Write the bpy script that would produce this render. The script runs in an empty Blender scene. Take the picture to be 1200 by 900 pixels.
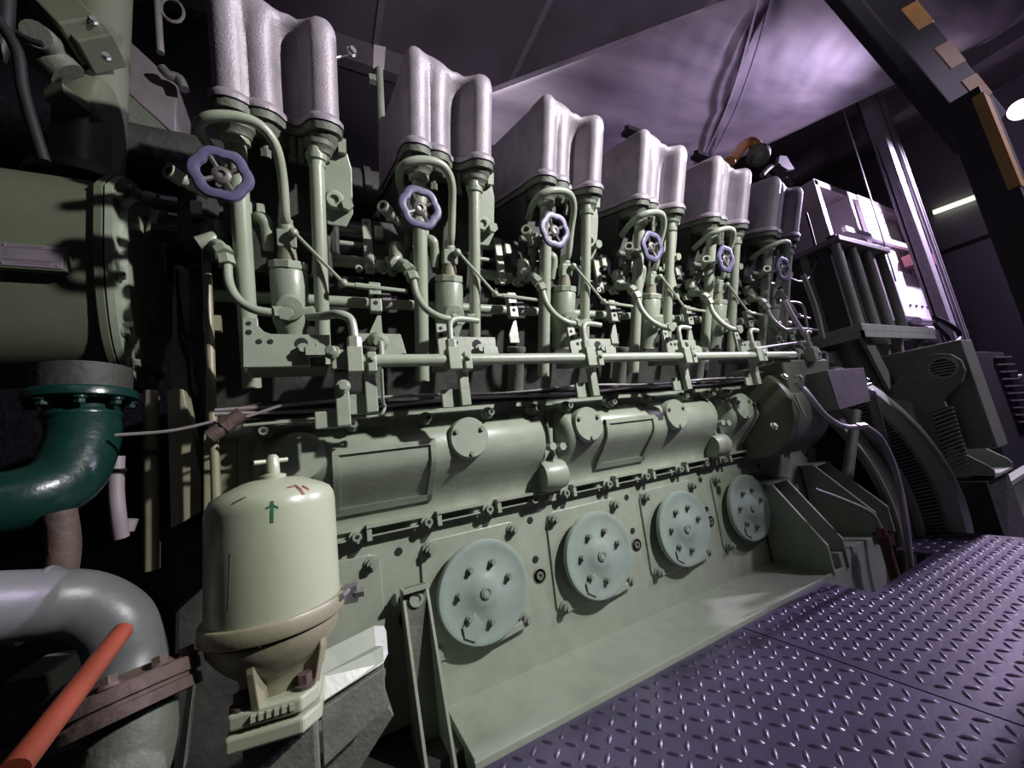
import bpy, bmesh, math, random
from mathutils import Vector as V, Matrix, Quaternion
random.seed(7)
C = bpy.context.scene.collection
PI = math.pi
H = 0.70                     # height of the camera over the checker-plate deck

# ------------------------------------------------------------------ camera frame
FP = 450.5                   # focal length in pixels of the 1200x900 frame
EX = V((870, -42, FP)).normalized()
_y = V((-228, 110, FP)); EY = (_y - EX * _y.dot(EX)).normalized()
EZ = EX.cross(EY).normalized()
if EZ.y > 0: EZ = -EZ

def at(px, py, X=None, Y=None, Z=None):
    """point on a plane X=, Y= or Z= (metres from the camera, along / into / up)"""
    c = V((px - 600, py - 450, FP)); d = V((EX.dot(c), EY.dot(c), EZ.dot(c)))
    if X is not None: t = X / d.x
    elif Y is not None: t = Y / d.y
    else: t = Z / d.z
    return d * t

cam = bpy.data.cameras.new('camera'); co = bpy.data.objects.new('camera', cam); C.objects.link(co)
cam.sensor_width = 36; cam.sensor_fit = 'HORIZONTAL'; cam.lens = 36 * FP / 1200; cam.clip_start = 0.01
R = Matrix(((EX.x, -EX.y, -EX.z), (EY.x, -EY.y, -EY.z), (EZ.x, -EZ.y, -EZ.z)))
co.matrix_world = Matrix.Translation((0, 0, H)) @ R.to_4x4()
bpy.context.scene.camera = co

# ------------------------------------------------------------------ materials
def mat(name, col, rough=.5, metal=0, var=.12, scale=14, bump=.15, bscale=60, stain=None, spec=.5, stain_amt=.5, emis=None, estr=0):
    m = bpy.data.materials.new(name); m.use_nodes = True
    nt = m.node_tree; N = nt.nodes; L = nt.links; b = N['Principled BSDF']
    b.inputs['Roughness'].default_value = rough; b.inputs['Metallic'].default_value = metal
    b.inputs['Specular IOR Level'].default_value = spec
    tc = N.new('ShaderNodeTexCoord')
    n = N.new('ShaderNodeTexNoise'); n.inputs['Scale'].default_value = scale; n.inputs['Detail'].default_value = 6
    L.new(tc.outputs['Object'], n.inputs['Vector'])
    r = N.new('ShaderNodeValToRGB')
    c = col
    r.color_ramp.elements[0].position = .3; r.color_ramp.elements[1].position = .7
    r.color_ramp.elements[0].color = (c[0] * (1 - var), c[1] * (1 - var), c[2] * (1 - var), 1)
    r.color_ramp.elements[1].color = (min(1, c[0] * (1 + var)), min(1, c[1] * (1 + var)), min(1, c[2] * (1 + var)), 1)
    L.new(n.outputs['Fac'], r.inputs['Fac'])
    out = r.outputs['Color']
    if stain:
        n2 = N.new('ShaderNodeTexNoise'); n2.inputs['Scale'].default_value = scale * .45; n2.inputs['Detail'].default_value = 9
        n2.inputs['Roughness'].default_value = .7
        L.new(tc.outputs['Object'], n2.inputs['Vector'])
        r2 = N.new('ShaderNodeValToRGB'); r2.color_ramp.elements[0].position = .56; r2.color_ramp.elements[1].position = .7
        r2.color_ramp.elements[0].color = (0, 0, 0, 1); r2.color_ramp.elements[1].color = (stain_amt,) * 3 + (1,)
        L.new(n2.outputs['Fac'], r2.inputs['Fac'])
        mx = N.new('ShaderNodeMix'); mx.data_type = 'RGBA'
        L.new(r2.outputs['Color'], mx.inputs['Factor']); L.new(out, mx.inputs['A']); mx.inputs['B'].default_value = tuple(stain) + (1,)
        out = mx.outputs['Result']
    L.new(out, b.inputs['Base Color'])
    if bump:
        n3 = N.new('ShaderNodeTexNoise'); n3.inputs['Scale'].default_value = bscale; n3.inputs['Detail'].default_value = 3
        L.new(tc.outputs['Object'], n3.inputs['Vector'])
        bp = N.new('ShaderNodeBump'); bp.inputs['Strength'].default_value = bump; bp.inputs['Distance'].default_value = .004
        L.new(n3.outputs['Fac'], bp.inputs['Height']); L.new(bp.outputs['Normal'], b.inputs['Normal'])
    if emis:
        b.inputs['Emission Color'].default_value = tuple(emis) + (1,); b.inputs['Emission Strength'].default_value = estr
    return m

M = dict(
    green=mat('sage_green_paint', (.245, .287, .212), .38, var=.08, stain=(.17, .16, .12), stain_amt=.35),
    pipe=mat('pipe_green_paint', (.285, .33, .245), .33, var=.07, scale=20, bump=.08),
    disc=mat('disc_green_paint', (.235, .30, .25), .30, var=.07, stain=(.12, .14, .13), stain_amt=.3),
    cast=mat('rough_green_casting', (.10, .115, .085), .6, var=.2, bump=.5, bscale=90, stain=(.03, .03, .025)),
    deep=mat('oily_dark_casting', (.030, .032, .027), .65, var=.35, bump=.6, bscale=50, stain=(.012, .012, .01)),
    rocker=mat('silver_painted_casting', (.25, .225, .255), .52, metal=.2, var=.18, scale=16, bump=.3, bscale=200, stain=(.20, .14, .12), stain_amt=.6),
    wheel=mat('violet_handwheel_paint', (.085, .078, .15), .45, var=.15),
    hub=mat('worn_hub_metal', (.115, .105, .10), .5, metal=.3, var=.2),
    steel=mat('plain_steel', (.42, .42, .42), .35, metal=.8, var=.15),
    bolt=mat('painted_bolt', (.20, .235, .18), .35, var=.1, bump=0),
    darkbolt=mat('dark_bolt', (.035, .035, .035), .4, metal=.5, var=.1, bump=0),
    hole=mat('bore_black', (.006, .006, .006), .8, var=.1, bump=0),
    rubber=mat('black_rubber', (.012, .012, .014), .5, var=.1, bump=.1),
    cable=mat('grey_cable', (.22, .21, .20), .45, var=.1, bump=0),
    filter=mat('filter_cream_green', (.30, .345, .232), .3, var=.05, scale=9, bump=.12, bscale=30, stain=(.26, .25, .16), stain_amt=.25),
    tan=mat('tan_green_panel', (.20, .20, .13), .5, var=.15, stain=(.10, .075, .05), stain_amt=.7),
    clamp=mat('zinc_clamp', (.22, .215, .135), .42, metal=0, var=.12),
    teal=mat('dimmed_teal_paint', (.004, .026, .021), .3, var=.15, bump=.35, bscale=45),  # teal darkened: the dim light at the left is put into the colour
    grey=mat('dimmed_grey_blue_paint', (.105, .115, .11), .42, var=.12, stain=(.16, .10, .08), stain_amt=.7),  # base grey lowered to carry the weak light on the left side
    rust=mat('rusty_flange', (.075, .052, .042), .7, var=.3, bump=.6, bscale=60),
    orange=mat('dimmed_orange_red_paint', (.20, .042, .02), .4, var=.2, stain=(.25, .06, .04), stain_amt=.6),  # orange kept dark, painting in the light falloff towards the left
    pink=mat('pale_hose', (.22, .19, .205), .5, var=.1),
    coolr=mat('cooler_green_paint', (.095, .112, .072), .4, var=.1, scale=8, bump=.1, stain=(.09, .10, .06), stain_amt=.4),
    plate=mat('nameplate_metal', (.22, .19, .22), .4, metal=.4, var=.1, bump=0),
    mark=mat('engraved_dark', (.08, .06, .08), .6, var=.1, bump=0),
    ceil=mat('ceiling_panel', (.15, .13, .155), .55, var=.3, scale=1.3, bump=.05, bscale=8),
    trim=mat('ceiling_strip', (.24, .22, .25), .5, var=.12),
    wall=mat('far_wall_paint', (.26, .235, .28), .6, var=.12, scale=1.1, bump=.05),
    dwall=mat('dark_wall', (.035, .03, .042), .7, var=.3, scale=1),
    beam=mat('beam_grey', (.16, .145, .155), .5, var=.12),
    cab=mat('cabinet_cream', (.52, .47, .50), .45, var=.05),
    panel=mat('cabinet_white_panel', (.75, .72, .76), .4, var=.03, bump=0),
    dgreen=mat('generator_green', (.15, .168, .128), .42, var=.1, stain=(.06, .07, .05), stain_amt=.4),
    black=mat('black_paint', (.010, .009, .014), .6, var=.2, bump=.05),
    yellow=mat('hazard_yellow', (.34, .19, .06), .5, var=.12, bump=.05),
    brown=mat('red_brown_primer', (.075, .030, .028), .5, var=.2, bump=.2),
    copper=mat('orange_lagging', (.52, .25, .09), .32, metal=.4, var=.1),
    column=mat('galvanised_column', (.28, .26, .30), .5, metal=.2, var=.12),
    red=mat('dull_red_box', (.25, .07, .07), .5, var=.1),
    blue=mat('dark_blue_plate', (.06, .08, .12), .5, var=.2),
    lens=mat('lamp_lens', (.9, .85, .95), .3, var=0, bump=0, emis=(1, .80, 1), estr=14),
    tube=mat('tube_glow', (.8, .85, .7), .3, var=0, bump=0, emis=(.9, 1, .72), estr=1.4),
    greenmark=mat('green_paint_mark', (.02, .10, .05), .5, var=.1, bump=0),
    redmark=mat('rust_mark', (.16, .055, .03), .6, var=.2, bump=0),
)
# brushed galvanised duct skin: streaks along the duct
def duct_mat():
    m = bpy.data.materials.new('galvanised_duct_skin'); m.use_nodes = True
    N = m.node_tree.nodes; L = m.node_tree.links; b = N['Principled BSDF']
    b.inputs['Metallic'].default_value = .6; b.inputs['Roughness'].default_value = .4
    tc = N.new('ShaderNodeTexCoord'); mp = N.new('ShaderNodeMapping')
    mp.inputs['Rotation'].default_value = (0, 0, 0.36); mp.inputs['Scale'].default_value = (.35, 5, 2.2)
    L.new(tc.outputs['Object'], mp.inputs['Vector'])
    n = N.new('ShaderNodeTexNoise'); n.inputs['Scale'].default_value = 1.6; n.inputs['Detail'].default_value = 8
    L.new(mp.outputs['Vector'], n.inputs['Vector'])
    r = N.new('ShaderNodeValToRGB'); r.color_ramp.elements[0].position = .3; r.color_ramp.elements[1].position = .75
    r.color_ramp.elements[0].color = (.17, .15, .21, 1); r.color_ramp.elements[1].color = (.46, .40, .46, 1)
    L.new(n.outputs['Fac'], r.inputs['Fac']); L.new(r.outputs['Color'], b.inputs['Base Color'])
    r3 = N.new('ShaderNodeMapRange'); r3.inputs['To Min'].default_value = .36; r3.inputs['To Max'].default_value = .6
    L.new(n.outputs['Fac'], r3.inputs['Value']); L.new(r3.outputs['Result'], b.inputs['Roughness'])
    n2 = N.new('ShaderNodeTexNoise'); n2.inputs['Scale'].default_value = 1.2; L.new(tc.outputs['Object'], n2.inputs['Vector'])
    bp = N.new('ShaderNodeBump'); bp.inputs['Strength'].default_value = .5; bp.inputs['Distance'].default_value = .05
    L.new(n2.outputs['Fac'], bp.inputs['Height']); L.new(bp.outputs['Normal'], b.inputs['Normal'])
    return m
M['duct'] = duct_mat()
M['deck'] = mat('violet_black_deck_paint', (.042, .034, .066), .36, var=.25, scale=5, bump=.1, bscale=120, stain=(.045, .038, .06), stain_amt=.4, spec=.6)

# ------------------------------------------------------------------ mesh builder
def frame(d):
    d = V(d).normalized(); u = d.orthogonal().normalized(); return u, d.cross(u).normalized(), d

class MB:
    def __init__(s): s.v = []; s.f = []; s.sm = []; s.cuts = []
    def cut(s):
        if s.v and (not s.cuts or s.cuts[-1] != len(s.v)): s.cuts.append(len(s.v))
        return s
    def add(s, vs, fs, smooth=False):
        o = len(s.v); s.v += [V(p) for p in vs]
        for f in fs: s.f.append([o + i for i in f]); s.sm.append(smooth)
        return s
    def box(s, a, b):
        x0, x1 = sorted((a[0], b[0])); y0, y1 = sorted((a[1], b[1])); z0, z1 = sorted((a[2], b[2]))
        return s.add([(x0, y0, z0), (x1, y0, z0), (x1, y1, z0), (x0, y1, z0), (x0, y0, z1), (x1, y0, z1), (x1, y1, z1), (x0, y1, z1)],
                     [(0, 3, 2, 1), (4, 5, 6, 7), (0, 1, 5, 4), (1, 2, 6, 5), (2, 3, 7, 6), (3, 0, 4, 7)])
    def obox(s, c, ax, ay, az):     # oriented box: centre and three half-axis vectors
        c = V(c); ax = V(ax); ay = V(ay); az = V(az)
        P = [c + i * ax + j * ay + k * az for k in (-1, 1) for j in (-1, 1) for i in (-1, 1)]
        return s.add(P, [(0, 2, 3, 1), (4, 5, 7, 6), (0, 1, 5, 4), (1, 3, 7, 5), (3, 2, 6, 7), (2, 0, 4, 6)])
    def rings(s, R, closed=True, cap=True, smooth=True, loop=False):
        n = len(R[0]); vs = [p for r in R for p in r]; fs = []
        m = len(R); rng = range(m if loop else m - 1)
        for i in rng:
            i2 = (i + 1) % m
            for j in range(n if closed else n - 1):
                k = (j + 1) % n; fs.append((i * n + j, i * n + k, i2 * n + k, i2 * n + j))
        s.add(vs, fs, smooth)
        if cap and not loop:
            s.add(R[0], [tuple(reversed(range(n)))]); s.add(R[-1], [tuple(range(n))])
        return s
    def prism(s, pts, vec, smooth=False):
        pts = [V(p) for p in pts]; vec = V(vec)
        return s.rings([pts, [p + vec for p in pts]], smooth=smooth)
    def lathe(s, o, d, prof, seg=24, smooth=True, a0=0, a1=2 * PI):
        """profile [(radius, distance along d)]; consecutive equal points make sharp edges"""
        o = V(o); u, w, d = frame(d); full = abs(a1 - a0 - 2 * PI) < 1e-6
        n = seg if full else seg + 1
        def ring(r, h): return [o + d * h + (u * math.cos(a0 + (a1 - a0) * k / seg) + w * math.sin(a0 + (a1 - a0) * k / seg)) * r for k in range(n)]
        prof = [(max(r, 1e-5), h) for r, h in prof]
        for (r0, h0), (r1, h1) in zip(prof, prof[1:]):
            s.rings([ring(r0, h0), ring(r1, h1)], closed=full, cap=False, smooth=smooth)
        return s
    def cyl(s, a, b, r, r2=None, seg=16, smooth=True):
        a = V(a); b = V(b); r2 = r if r2 is None else r2; L = (b - a).length
        return s.lathe(a, b - a, [(0, 0), (r, 0), (r2, L), (0, L)], seg, smooth)
    def hexn(s, a, b, r): s.cut(); s.cyl(a, b, r, seg=6, smooth=False); return s
    def tube(s, pts, r, seg=10, sub=4, caps=True):
        P = smooth_path(pts, sub)
        t0 = (P[1] - P[0]).normalized(); u = t0.orthogonal().normalized(); R = []
        for i, p in enumerate(P):
            t = (P[min(i + 1, len(P) - 1)] - P[max(i - 1, 0)]).normalized()
            u = (u - t * u.dot(t)).normalized(); w = t.cross(u)
            rr = r[0] + (r[1] - r[0]) * i / (len(P) - 1) if isinstance(r, tuple) else r
            R.append([p + (u * math.cos(2 * PI * k / seg) + w * math.sin(2 * PI * k / seg)) * rr for k in range(seg)])
        return s.rings(R, cap=caps)
    def sphere(s, c, r, seg=16):
        n = seg // 2
        return s.lathe(V(c) - V((0, 0, r)), (0, 0, 1), [(r * math.sin(PI * i / n), r - r * math.cos(PI * i / n)) for i in range(n + 1)], seg)
    def bolt(s, p, d, r=.008, h=.008, washer=True):
        s.cut(); p = V(p); d = V(d).normalized()
        if washer: s.cyl(p, p + d * h * .3, r * 1.35, seg=12)
        s.cyl(p, p + d * h, r, seg=6, smooth=False)
        return s.cut()
    def build(s, name, m, parent=None, origin=None, kind=None, bevel=0, label=None, weld=True):
        if s.cuts and parent is not None:
            ends = [0] + [c for c in s.cuts if 0 < c < len(s.v)] + [len(s.v)]; out = None
            for a, b in zip(ends, ends[1:]):
                q = MB(); q.v = s.v[a:b]
                for f, sm in zip(s.f, s.sm):
                    if a <= f[0] < b: q.f.append([i - a for i in f]); q.sm.append(sm)
                out = q.build(name, m, parent, origin, kind, bevel, label, weld)
            return out
        o_ = V(parent['_o']) if parent is not None and '_o' in parent else (V(origin) if origin is not None else sum(s.v, V((0, 0, 0))) / len(s.v))
        if parent is not None and parent.parent is not None and '_o' not in parent: o_ = V(parent.parent['_o'])
        me = bpy.data.meshes.new(name)
        me.from_pydata([tuple(v - o_) for v in s.v], [], s.f)
        me.polygons.foreach_set('use_smooth', s.sm)
        if weld:
            bm = bmesh.new(); bm.from_mesh(me); bmesh.ops.remove_doubles(bm, verts=bm.verts, dist=1e-5)
            bmesh.ops.recalc_face_normals(bm, faces=bm.faces)
            for e in bm.edges:
                if len(e.link_faces) == 2 and e.calc_face_angle(0) > .7: e.smooth = False
            bm.to_mesh(me); bm.free()
        me.materials.append(M[m] if isinstance(m, str) else m)
        o = bpy.data.objects.new(name, me); C.objects.link(o)
        if parent is not None: o.parent = parent
        else: o.location = o_ + V((0, 0, H))
        o['_o'] = tuple(o_)
        if kind: o['kind'] = kind
        if label: o['label'] = label
        if bevel:
            md = o.modifiers.new('bevel', 'BEVEL'); md.width = bevel; md.segments = 2; md.limit_method = 'ANGLE'; md.angle_limit = .6
            md.harden_normals = False
        return o

def smooth_path(pts, sub=4):
    pts = [V(p) for p in pts]
    if len(pts) < 3 or sub < 2: return pts
    out = []
    for i in range(len(pts) - 1):
        p0 = pts[max(i - 1, 0)]; p1 = pts[i]; p2 = pts[i + 1]; p3 = pts[min(i + 2, len(pts) - 1)]
        for k in range(sub):
            t = k / sub
            out.append(.5 * ((2 * p1) + (p2 - p0) * t + (2 * p0 - 5 * p1 + 4 * p2 - p3) * t * t + (3 * p1 - p0 - 3 * p2 + p3) * t ** 3))
    out.append(pts[-1]); return out

def thing(name, label, cat, o, group=None):
    e = bpy.data.objects.new(name, None); C.objects.link(e); e.empty_display_size = .05
    e.location = V(o) + V((0, 0, H)); e['_o'] = tuple(V(o)); e['label'] = label; e['category'] = cat
    if group: e['group'] = group
    return e
def tag(o, label, cat, group=None):
    o['label'] = label; o['category'] = cat
    if group: o['group'] = group
    return o
def copy_tree(o, dx, label=None, parent=None, skip=()):
    c = o.copy(); C.objects.link(c); c.parent = parent
    if parent is None: c.location = V(o.location) + V((dx, 0, 0))
    if label: c['label'] = label
    for ch in o.children:
        if ch.name.split('.')[0] in skip: continue
        copy_tree(ch, dx, None, c)
    return c

P = .45                                     # cylinder pitch
W_ = V((0, -.342, .940)); N_ = V((0, -.940, -.342))   # up the tilted bank / outwards from it
def B(x, a, b): return V((x, .975, .945)) + W_ * a + N_ * b
POS = ['nearest the camera, at the left end of the row', 'second from the left', 'third from the left',
       'fourth from the left', 'fifth from the left', 'sixth from the left, beside the white cabinet']

# ================================================================== ENGINE HEADS
def outline(depth=.45, grow=0.0, rec=1.0):
    """plan outline of the two-lobed rocker cover: list of (x, b)"""
    f = .045
    fr = [(-.182, f - .035), (-.179, f - .018), (-.168, f - .005), (-.152, f), (-.134, f - .003), (-.122, f - .011), (-.114, f - .021),
          (-.107, f - .023), (-.098, f - .018), (-.086, f - .016), (-.072, f - .018), (-.060, f - .025), (-.051, f - .038), (-.044, f - .054),
          (-.032, f - .068), (-.016, f - .074), (.000, f - .070), (.012, f - .052), (.020, f - .030),
          (.027, f - .012), (.038, f - .002), (.054, f), (.070, f - .002), (.084, f - .010), (.093, f - .026)]
    def lift(x, b):      # rec = 1: full recess; rec = 0: recess filled up to a nearly plain front
        if -.12 < x < .03: return b * rec + (f - .012 - .006 * math.sin(PI * (x + .12) / .15)) * (1 - rec)
        return b
    pts = [(-.182, -depth), (-.182, -depth + .05), (-.177, -depth + .065), (-.177, -.07), (-.182, -.05)] + [(x, lift(x, b)) for x, b in fr] + [(.095, -.03), (.095, -depth + .03), (.085, -depth)]
    if grow:
        out = []
        n = len(pts)
        for i, p in enumerate(pts):
            a = V(pts[i - 1] + (0,)); b = V(pts[(i + 1) % n] + (0,)); t = (b - a).normalized(); nn = V((-t.y, t.x, 0))
            q = V(p + (0,)) + nn * grow; out.append((q.x, q.y))
        return out
    return pts

def mk_head():
    t = thing('cylinder_head', '', 'engine cylinder head', B(-.04, 0, .0), 'cylinder heads along the engine bank')
    m = MB(); R_ = []
    HH = .245
    for z, g, rec in [(-.027, .011, 1), (-.017, .011, 1), (-.011, .007, 1), (-.005, .001, 1), (.03, 0, 1), (.09, 0, 1), (.13, 0, .97), (.16, 0, .88), (.185, 0, .68),
                      (.203, -.001, .45), (.217, -.004, .3), (.228, -.009, .22), (.236, -.016, .2), (.241, -.026, .2), (.243, -.034, .2)]:
        R_.append([B(x, z - (z / .243) ** 4 * .016 * math.exp(-((x + .03) / .05) ** 2) - (z / .243) ** 4 * .012 * (x > .0), b) for x, b in outline(.45, g, rec)])
    m.rings(R_)
    m.build('rocker_cover', 'rocker', t)
    m = MB()
    m.rings([[B(x, z, b) for x, b in outline(.45, g)] for z, g in [(-.050, .003), (-.048, .007), (-.030, .007), (-.028, .004)]])
    m.rings([[B(x, z, b) for x, b in outline(.45, g)] for z, g in [(-.078, -.014), (-.066, -.006), (-.051, -.003)]])
    for cx, r in ((-.142, .042), (.042, .038)):
        o = B(cx, -.07, .010)
        m.cut(); m.lathe(o, -W_, [(r, 0), (r, .012), (r * .82, .02), (r * .8, .03), (r * .66, .034), (r * .66, .046), (0, .046)], 24)
    m.build('head_casting', 'cast', t)
    m = MB(); a = .5
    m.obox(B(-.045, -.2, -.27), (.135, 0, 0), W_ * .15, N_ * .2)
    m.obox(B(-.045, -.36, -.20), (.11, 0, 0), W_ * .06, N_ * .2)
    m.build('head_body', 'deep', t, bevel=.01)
    # stud nuts under the casting
    m = MB()
    for cx in (-.085, -.02, .0): m.cut(); m.cyl(B(cx, -.055, -.03), B(cx, -.12, -.03), .009); m.hexn(B(cx, -.1, -.03), B(cx, -.12, -.03), .014)
    m.build('stud_nut', 'cast', t)
    # tubes
    m = MB(); m.cyl(B(-.142, -.075, .018), B(-.142, -.72, .040), .0215, seg=20); m.build('pushrod_tube', 'pipe', t)
    m = MB(); m.cyl(B(.034, -.08, .022), B(.03, -.66, .055), .0185, seg=20); m.build('pushrod_tube', 'pipe', t)
    m = MB()
    m.cut(); m.lathe(B(.034, -.105, .022), -W_, [(0, 0), (.026, 0), (.026, .014), (.021, .018), (.0215, .03), (.0185, .032)], 20)
    m.cut(); m.lathe(B(-.142, -.105, .018), -W_, [(0, 0), (.030, 0), (.030, .012), (.0225, .016)], 20)
    m.build('tube_collar', 'green', t)
    # light green lug plate behind the right tube with its round plug
    m = MB()
    pts = [(.062, -.055), (.085, -.055), (.115, -.07), (.125, -.11), (.125, -.23), (.105, -.27), (.055, -.27), (.048, -.2), (.048, -.09)]
    m.prism([B(x, a, -.03) for x, a in pts], N_ * .012)
    m.build('lug_plate', 'green', t, bevel=.003)
    m = MB(); m.lathe(B(.075, -.205, -.02), N_, [(0, .0), (.026, 0), (.026, .02), (.02, .026), (.012, .026), (.012, .018), (0, .018)], 18)
    m.hexn(B(.108, -.215, -.02), B(.108, -.215, .015), .016)
    m.build('plug', 'pipe', t)
    m = MB(); m.obox(B(.10, -.06, -.01), (.01, 0, 0), W_ * .018, N_ * .014); m.build('clip', 'green', t)
    # elbow stub low behind left tube
    m = MB(); m.tube([B(-.12, -.28, -.03), B(-.1, -.28, .0), B(-.09, -.3, .0), B(-.09, -.36, -.01)], .016); m.build('elbow_pipe', 'pipe', t)
    return t
heads = [mk_head()]
heads[0]['label'] = 'silver two-lobed rocker cover on green head, tallest in view, cut by top frame edge'
for i in range(1, 6):
    heads.append(copy_tree(heads[0], P * i, 'silver two-lobed rocker cover on green head, ' + POS[i]))

# ================================================================== FUEL PUMPS
PM = V((-.045, 1.12, .52))
def pm(s, b=0, x=0): return PM + W_ * s + N_ * b + V((x, 0, 0))
def mk_pump():
    t = thing('fuel_pump', '', 'fuel pump', PM + V((0, 0, -.16)), 'fuel pumps between the pushrod tubes')
    m = MB()
    m.lathe(pm(-.17), W_, [(0, 0), (.036, 0), (.036, .05), (.044, .07), (.0455, .10), (.0455, .205), (.041, .212), (0, .212)], 28)
    m.lathe(pm(0, 0), N_, [(0, 0), (.03, .0), (.03, .036), (.026, .042), (0, .042)], 24) if False else None
    m.build('pump_body', 'green', t)
    m = MB(); m.cyl(pm(.042), pm(.062), .047, seg=8, smooth=False); m.build('cap_nut', 'pipe', t, bevel=.002)
    m = MB(); m.lathe(pm(-.055), N_ * 1.0 + V((0, 0, -.15)), [(0, .0), (.034, .0), (.034, .052), (.030, .058), (.012, .060), (.012, .07), (0, .07)], 26)
    m.build('port_flange', 'green', t)
    m = MB(); m.lathe(pm(.06), W_, [(.026, 0), (.024, .02), (.019, .045), (.019, .06)], 18)
    m.build('pump_neck', 'rust' if False else 'tan', t)
    m = MB(); m.obox(pm(.12), (.023, 0, 0), W_ * .022, N_ * .02); m.lathe(pm(.14), W_, [(.02, 0), (.02, .014), (.016, .018), (.017, .03), (.011, .034)], 16)
    m.build('top_fitting', 'green', t, bevel=.003)
    # injection pipe: up, loops in front of left tube to the head behind it
    m = MB()
    m.tube([pm(.16), (-.045, 1.04, .68), (-.046, 1.0, .755), (-.056, .955, .808), (-.085, .928, .834), (-.13, .920, .836), (-.178, .925, .826), (-.204, .95, .818), (-.20, 1.0, .818), (-.175, 1.07, .82)], .0118, seg=12, sub=5)
    m.build('injection_pipe', 'pipe', t)
    # hose from elbow fitting to the pump port
    m = MB(); m.tube([(-.172, 1.058, .535), (-.168, 1.052, .485), (-.15, 1.04, .44), (-.118, 1.03, .412), (-.082, 1.03, .405), (-.06, 1.035, .408)], .0105, seg=12, sub=6)
    m.build('hose', 'pipe', t)
    m = MB(); m.tube([(-.215, 1.15, .60), (-.205, 1.10, .602), (-.192, 1.075, .592), (-.182, 1.065, .572)], .016, sub=4)
    m.hexn((-.186, 1.07, .580), (-.178, 1.062, .562), .021); m.hexn((-.177, 1.06, .556), (-.172, 1.056, .532), .019)
    m.hexn((-.078, 1.03, .4045), (-.058, 1.034, .4075), .016)
    m.build('hose_fitting', 'green', t)
    # bolt lugs on the port
    m = MB()
    m.hexn((-.05, 1.05, .41), (-.052, 1.018, .40), .017); m.hexn((-.012, 1.06, .42), (.012, 1.055, .423), .014)
    m.build('port_nut', 'pipe', t)
    # governor linkage
    m = MB(); m.cyl((-.028, 1.04, .635), (.083, 1.045, .505), .0045, seg=8); m.cyl((.08, 1.05, .502), (.26, 1.075, .505), .0065, seg=8)
    m.cyl((.115, 1.055, .503), (.17, 1.062, .504), .0085, seg=8); m.sphere((.085, 1.045, .503), .011)
    m.sphere((-.028, 1.045, .635), .012)
    m.build('linkage_rod', 'pipe', t)
    return t
pumps = [mk_pump()]
pumps[0]['label'] = 'green fuel pump with looping injection pipe, ' + 'nearest the camera under the leftmost rocker cover'
for i in range(1, 6):
    pumps.append(copy_tree(pumps[0], P * i, 'green fuel pump with looping injection pipe, %s rocker cover' % (
        ['', 'under the second', 'under the third', 'under the fourth', 'under the fifth', 'under the farthest'][i])))

# ================================================================== HANDWHEEL VALVES
def mk_valve():
    WC = V((-.163, .945, .698))
    t = thing('indicator_valve', '', 'valve', WC + V((0, .1, -.05)), 'handwheel valves along the bank')
    nn = V((.05, -.97, -.2)).normalized(); uu = V((1, 0, 0)); uu = (uu - nn * uu.dot(nn)).normalized(); vv = nn.cross(uu)
    m = MB(); R_ = []
    for k in range(60):
        th = 2 * PI * k / 60; r = .0505 * (.885 + .115 * math.sqrt(math.cos(3 * th + .3) ** 2 + .02)); c = WC + uu * r * math.cos(th) + vv * r * math.sin(th)
        rad = (uu * math.cos(th) + vv * math.sin(th))
        R_.append([c + rad * .0125 * math.cos(q) + nn * .008 * math.sin(q) for q in [2 * PI * j / 8 for j in range(8)]])
    m.rings(R_, loop=True)
    w = m.build('handwheel', 'wheel', t)
    m = MB()
    for k in range(4):
        th = 2 * PI * k / 4 + .5; d = uu * math.cos(th) + vv * math.sin(th)
        m.cut(); m.tube([WC - nn * .006, WC + d * .02 - nn * .004, WC + d * .042], .0055, seg=6, sub=2)
    m.build('spoke', 'hub', w)
    m = MB(); m.lathe(WC - nn * .012, nn, [(0, 0), (.019, 0), (.019, .012), (.012, .016), (.008, .016), (.008, .011), (0, .011)], 14)
    m.build('hub', 'hub', w)
    m = MB(); m.cyl(WC, WC - nn * .09, .007); m.build('stem', 'steel', t)
    m = MB(); c = WC - nn * .11
    m.obox(c, uu * .022, vv * .02, nn * .028); m.cyl(c - uu * .01, c - uu * .07, .011, seg=12)
    m.cyl(c, c - vv * .08 + V((0, .04, 0)), .013)
    m.hexn(c + nn * .025, c + nn * .04, .018)
    m.build('valve_body', 'cast', t, bevel=.003)
    m = MB(); a = V((-.262, .965, .700)); b = V((-.205, 1.03, .695)); d = b - a
    m.lathe(a, d, [(.0105, .02), (.0105, 0), (.0165, 0), (.0165, .03), (.013, .034), (.013, .05), (.0085, .06), (.0085, d.length)], 16)
    m.lathe(a, d, [(.0105, .02), (0, .02)], 16)
    m.build('nozzle', 'green', t)
    return t
valves = [mk_valve()]
valves[0]['label'] = 'violet scalloped handwheel valve, largest, in front of leftmost pushrod tube'
for i in range(1, 6): valves.append(copy_tree(valves[0], P * i, 'violet scalloped handwheel valve, ' + POS[i].replace(', beside the white cabinet', ' and smallest')))

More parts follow.
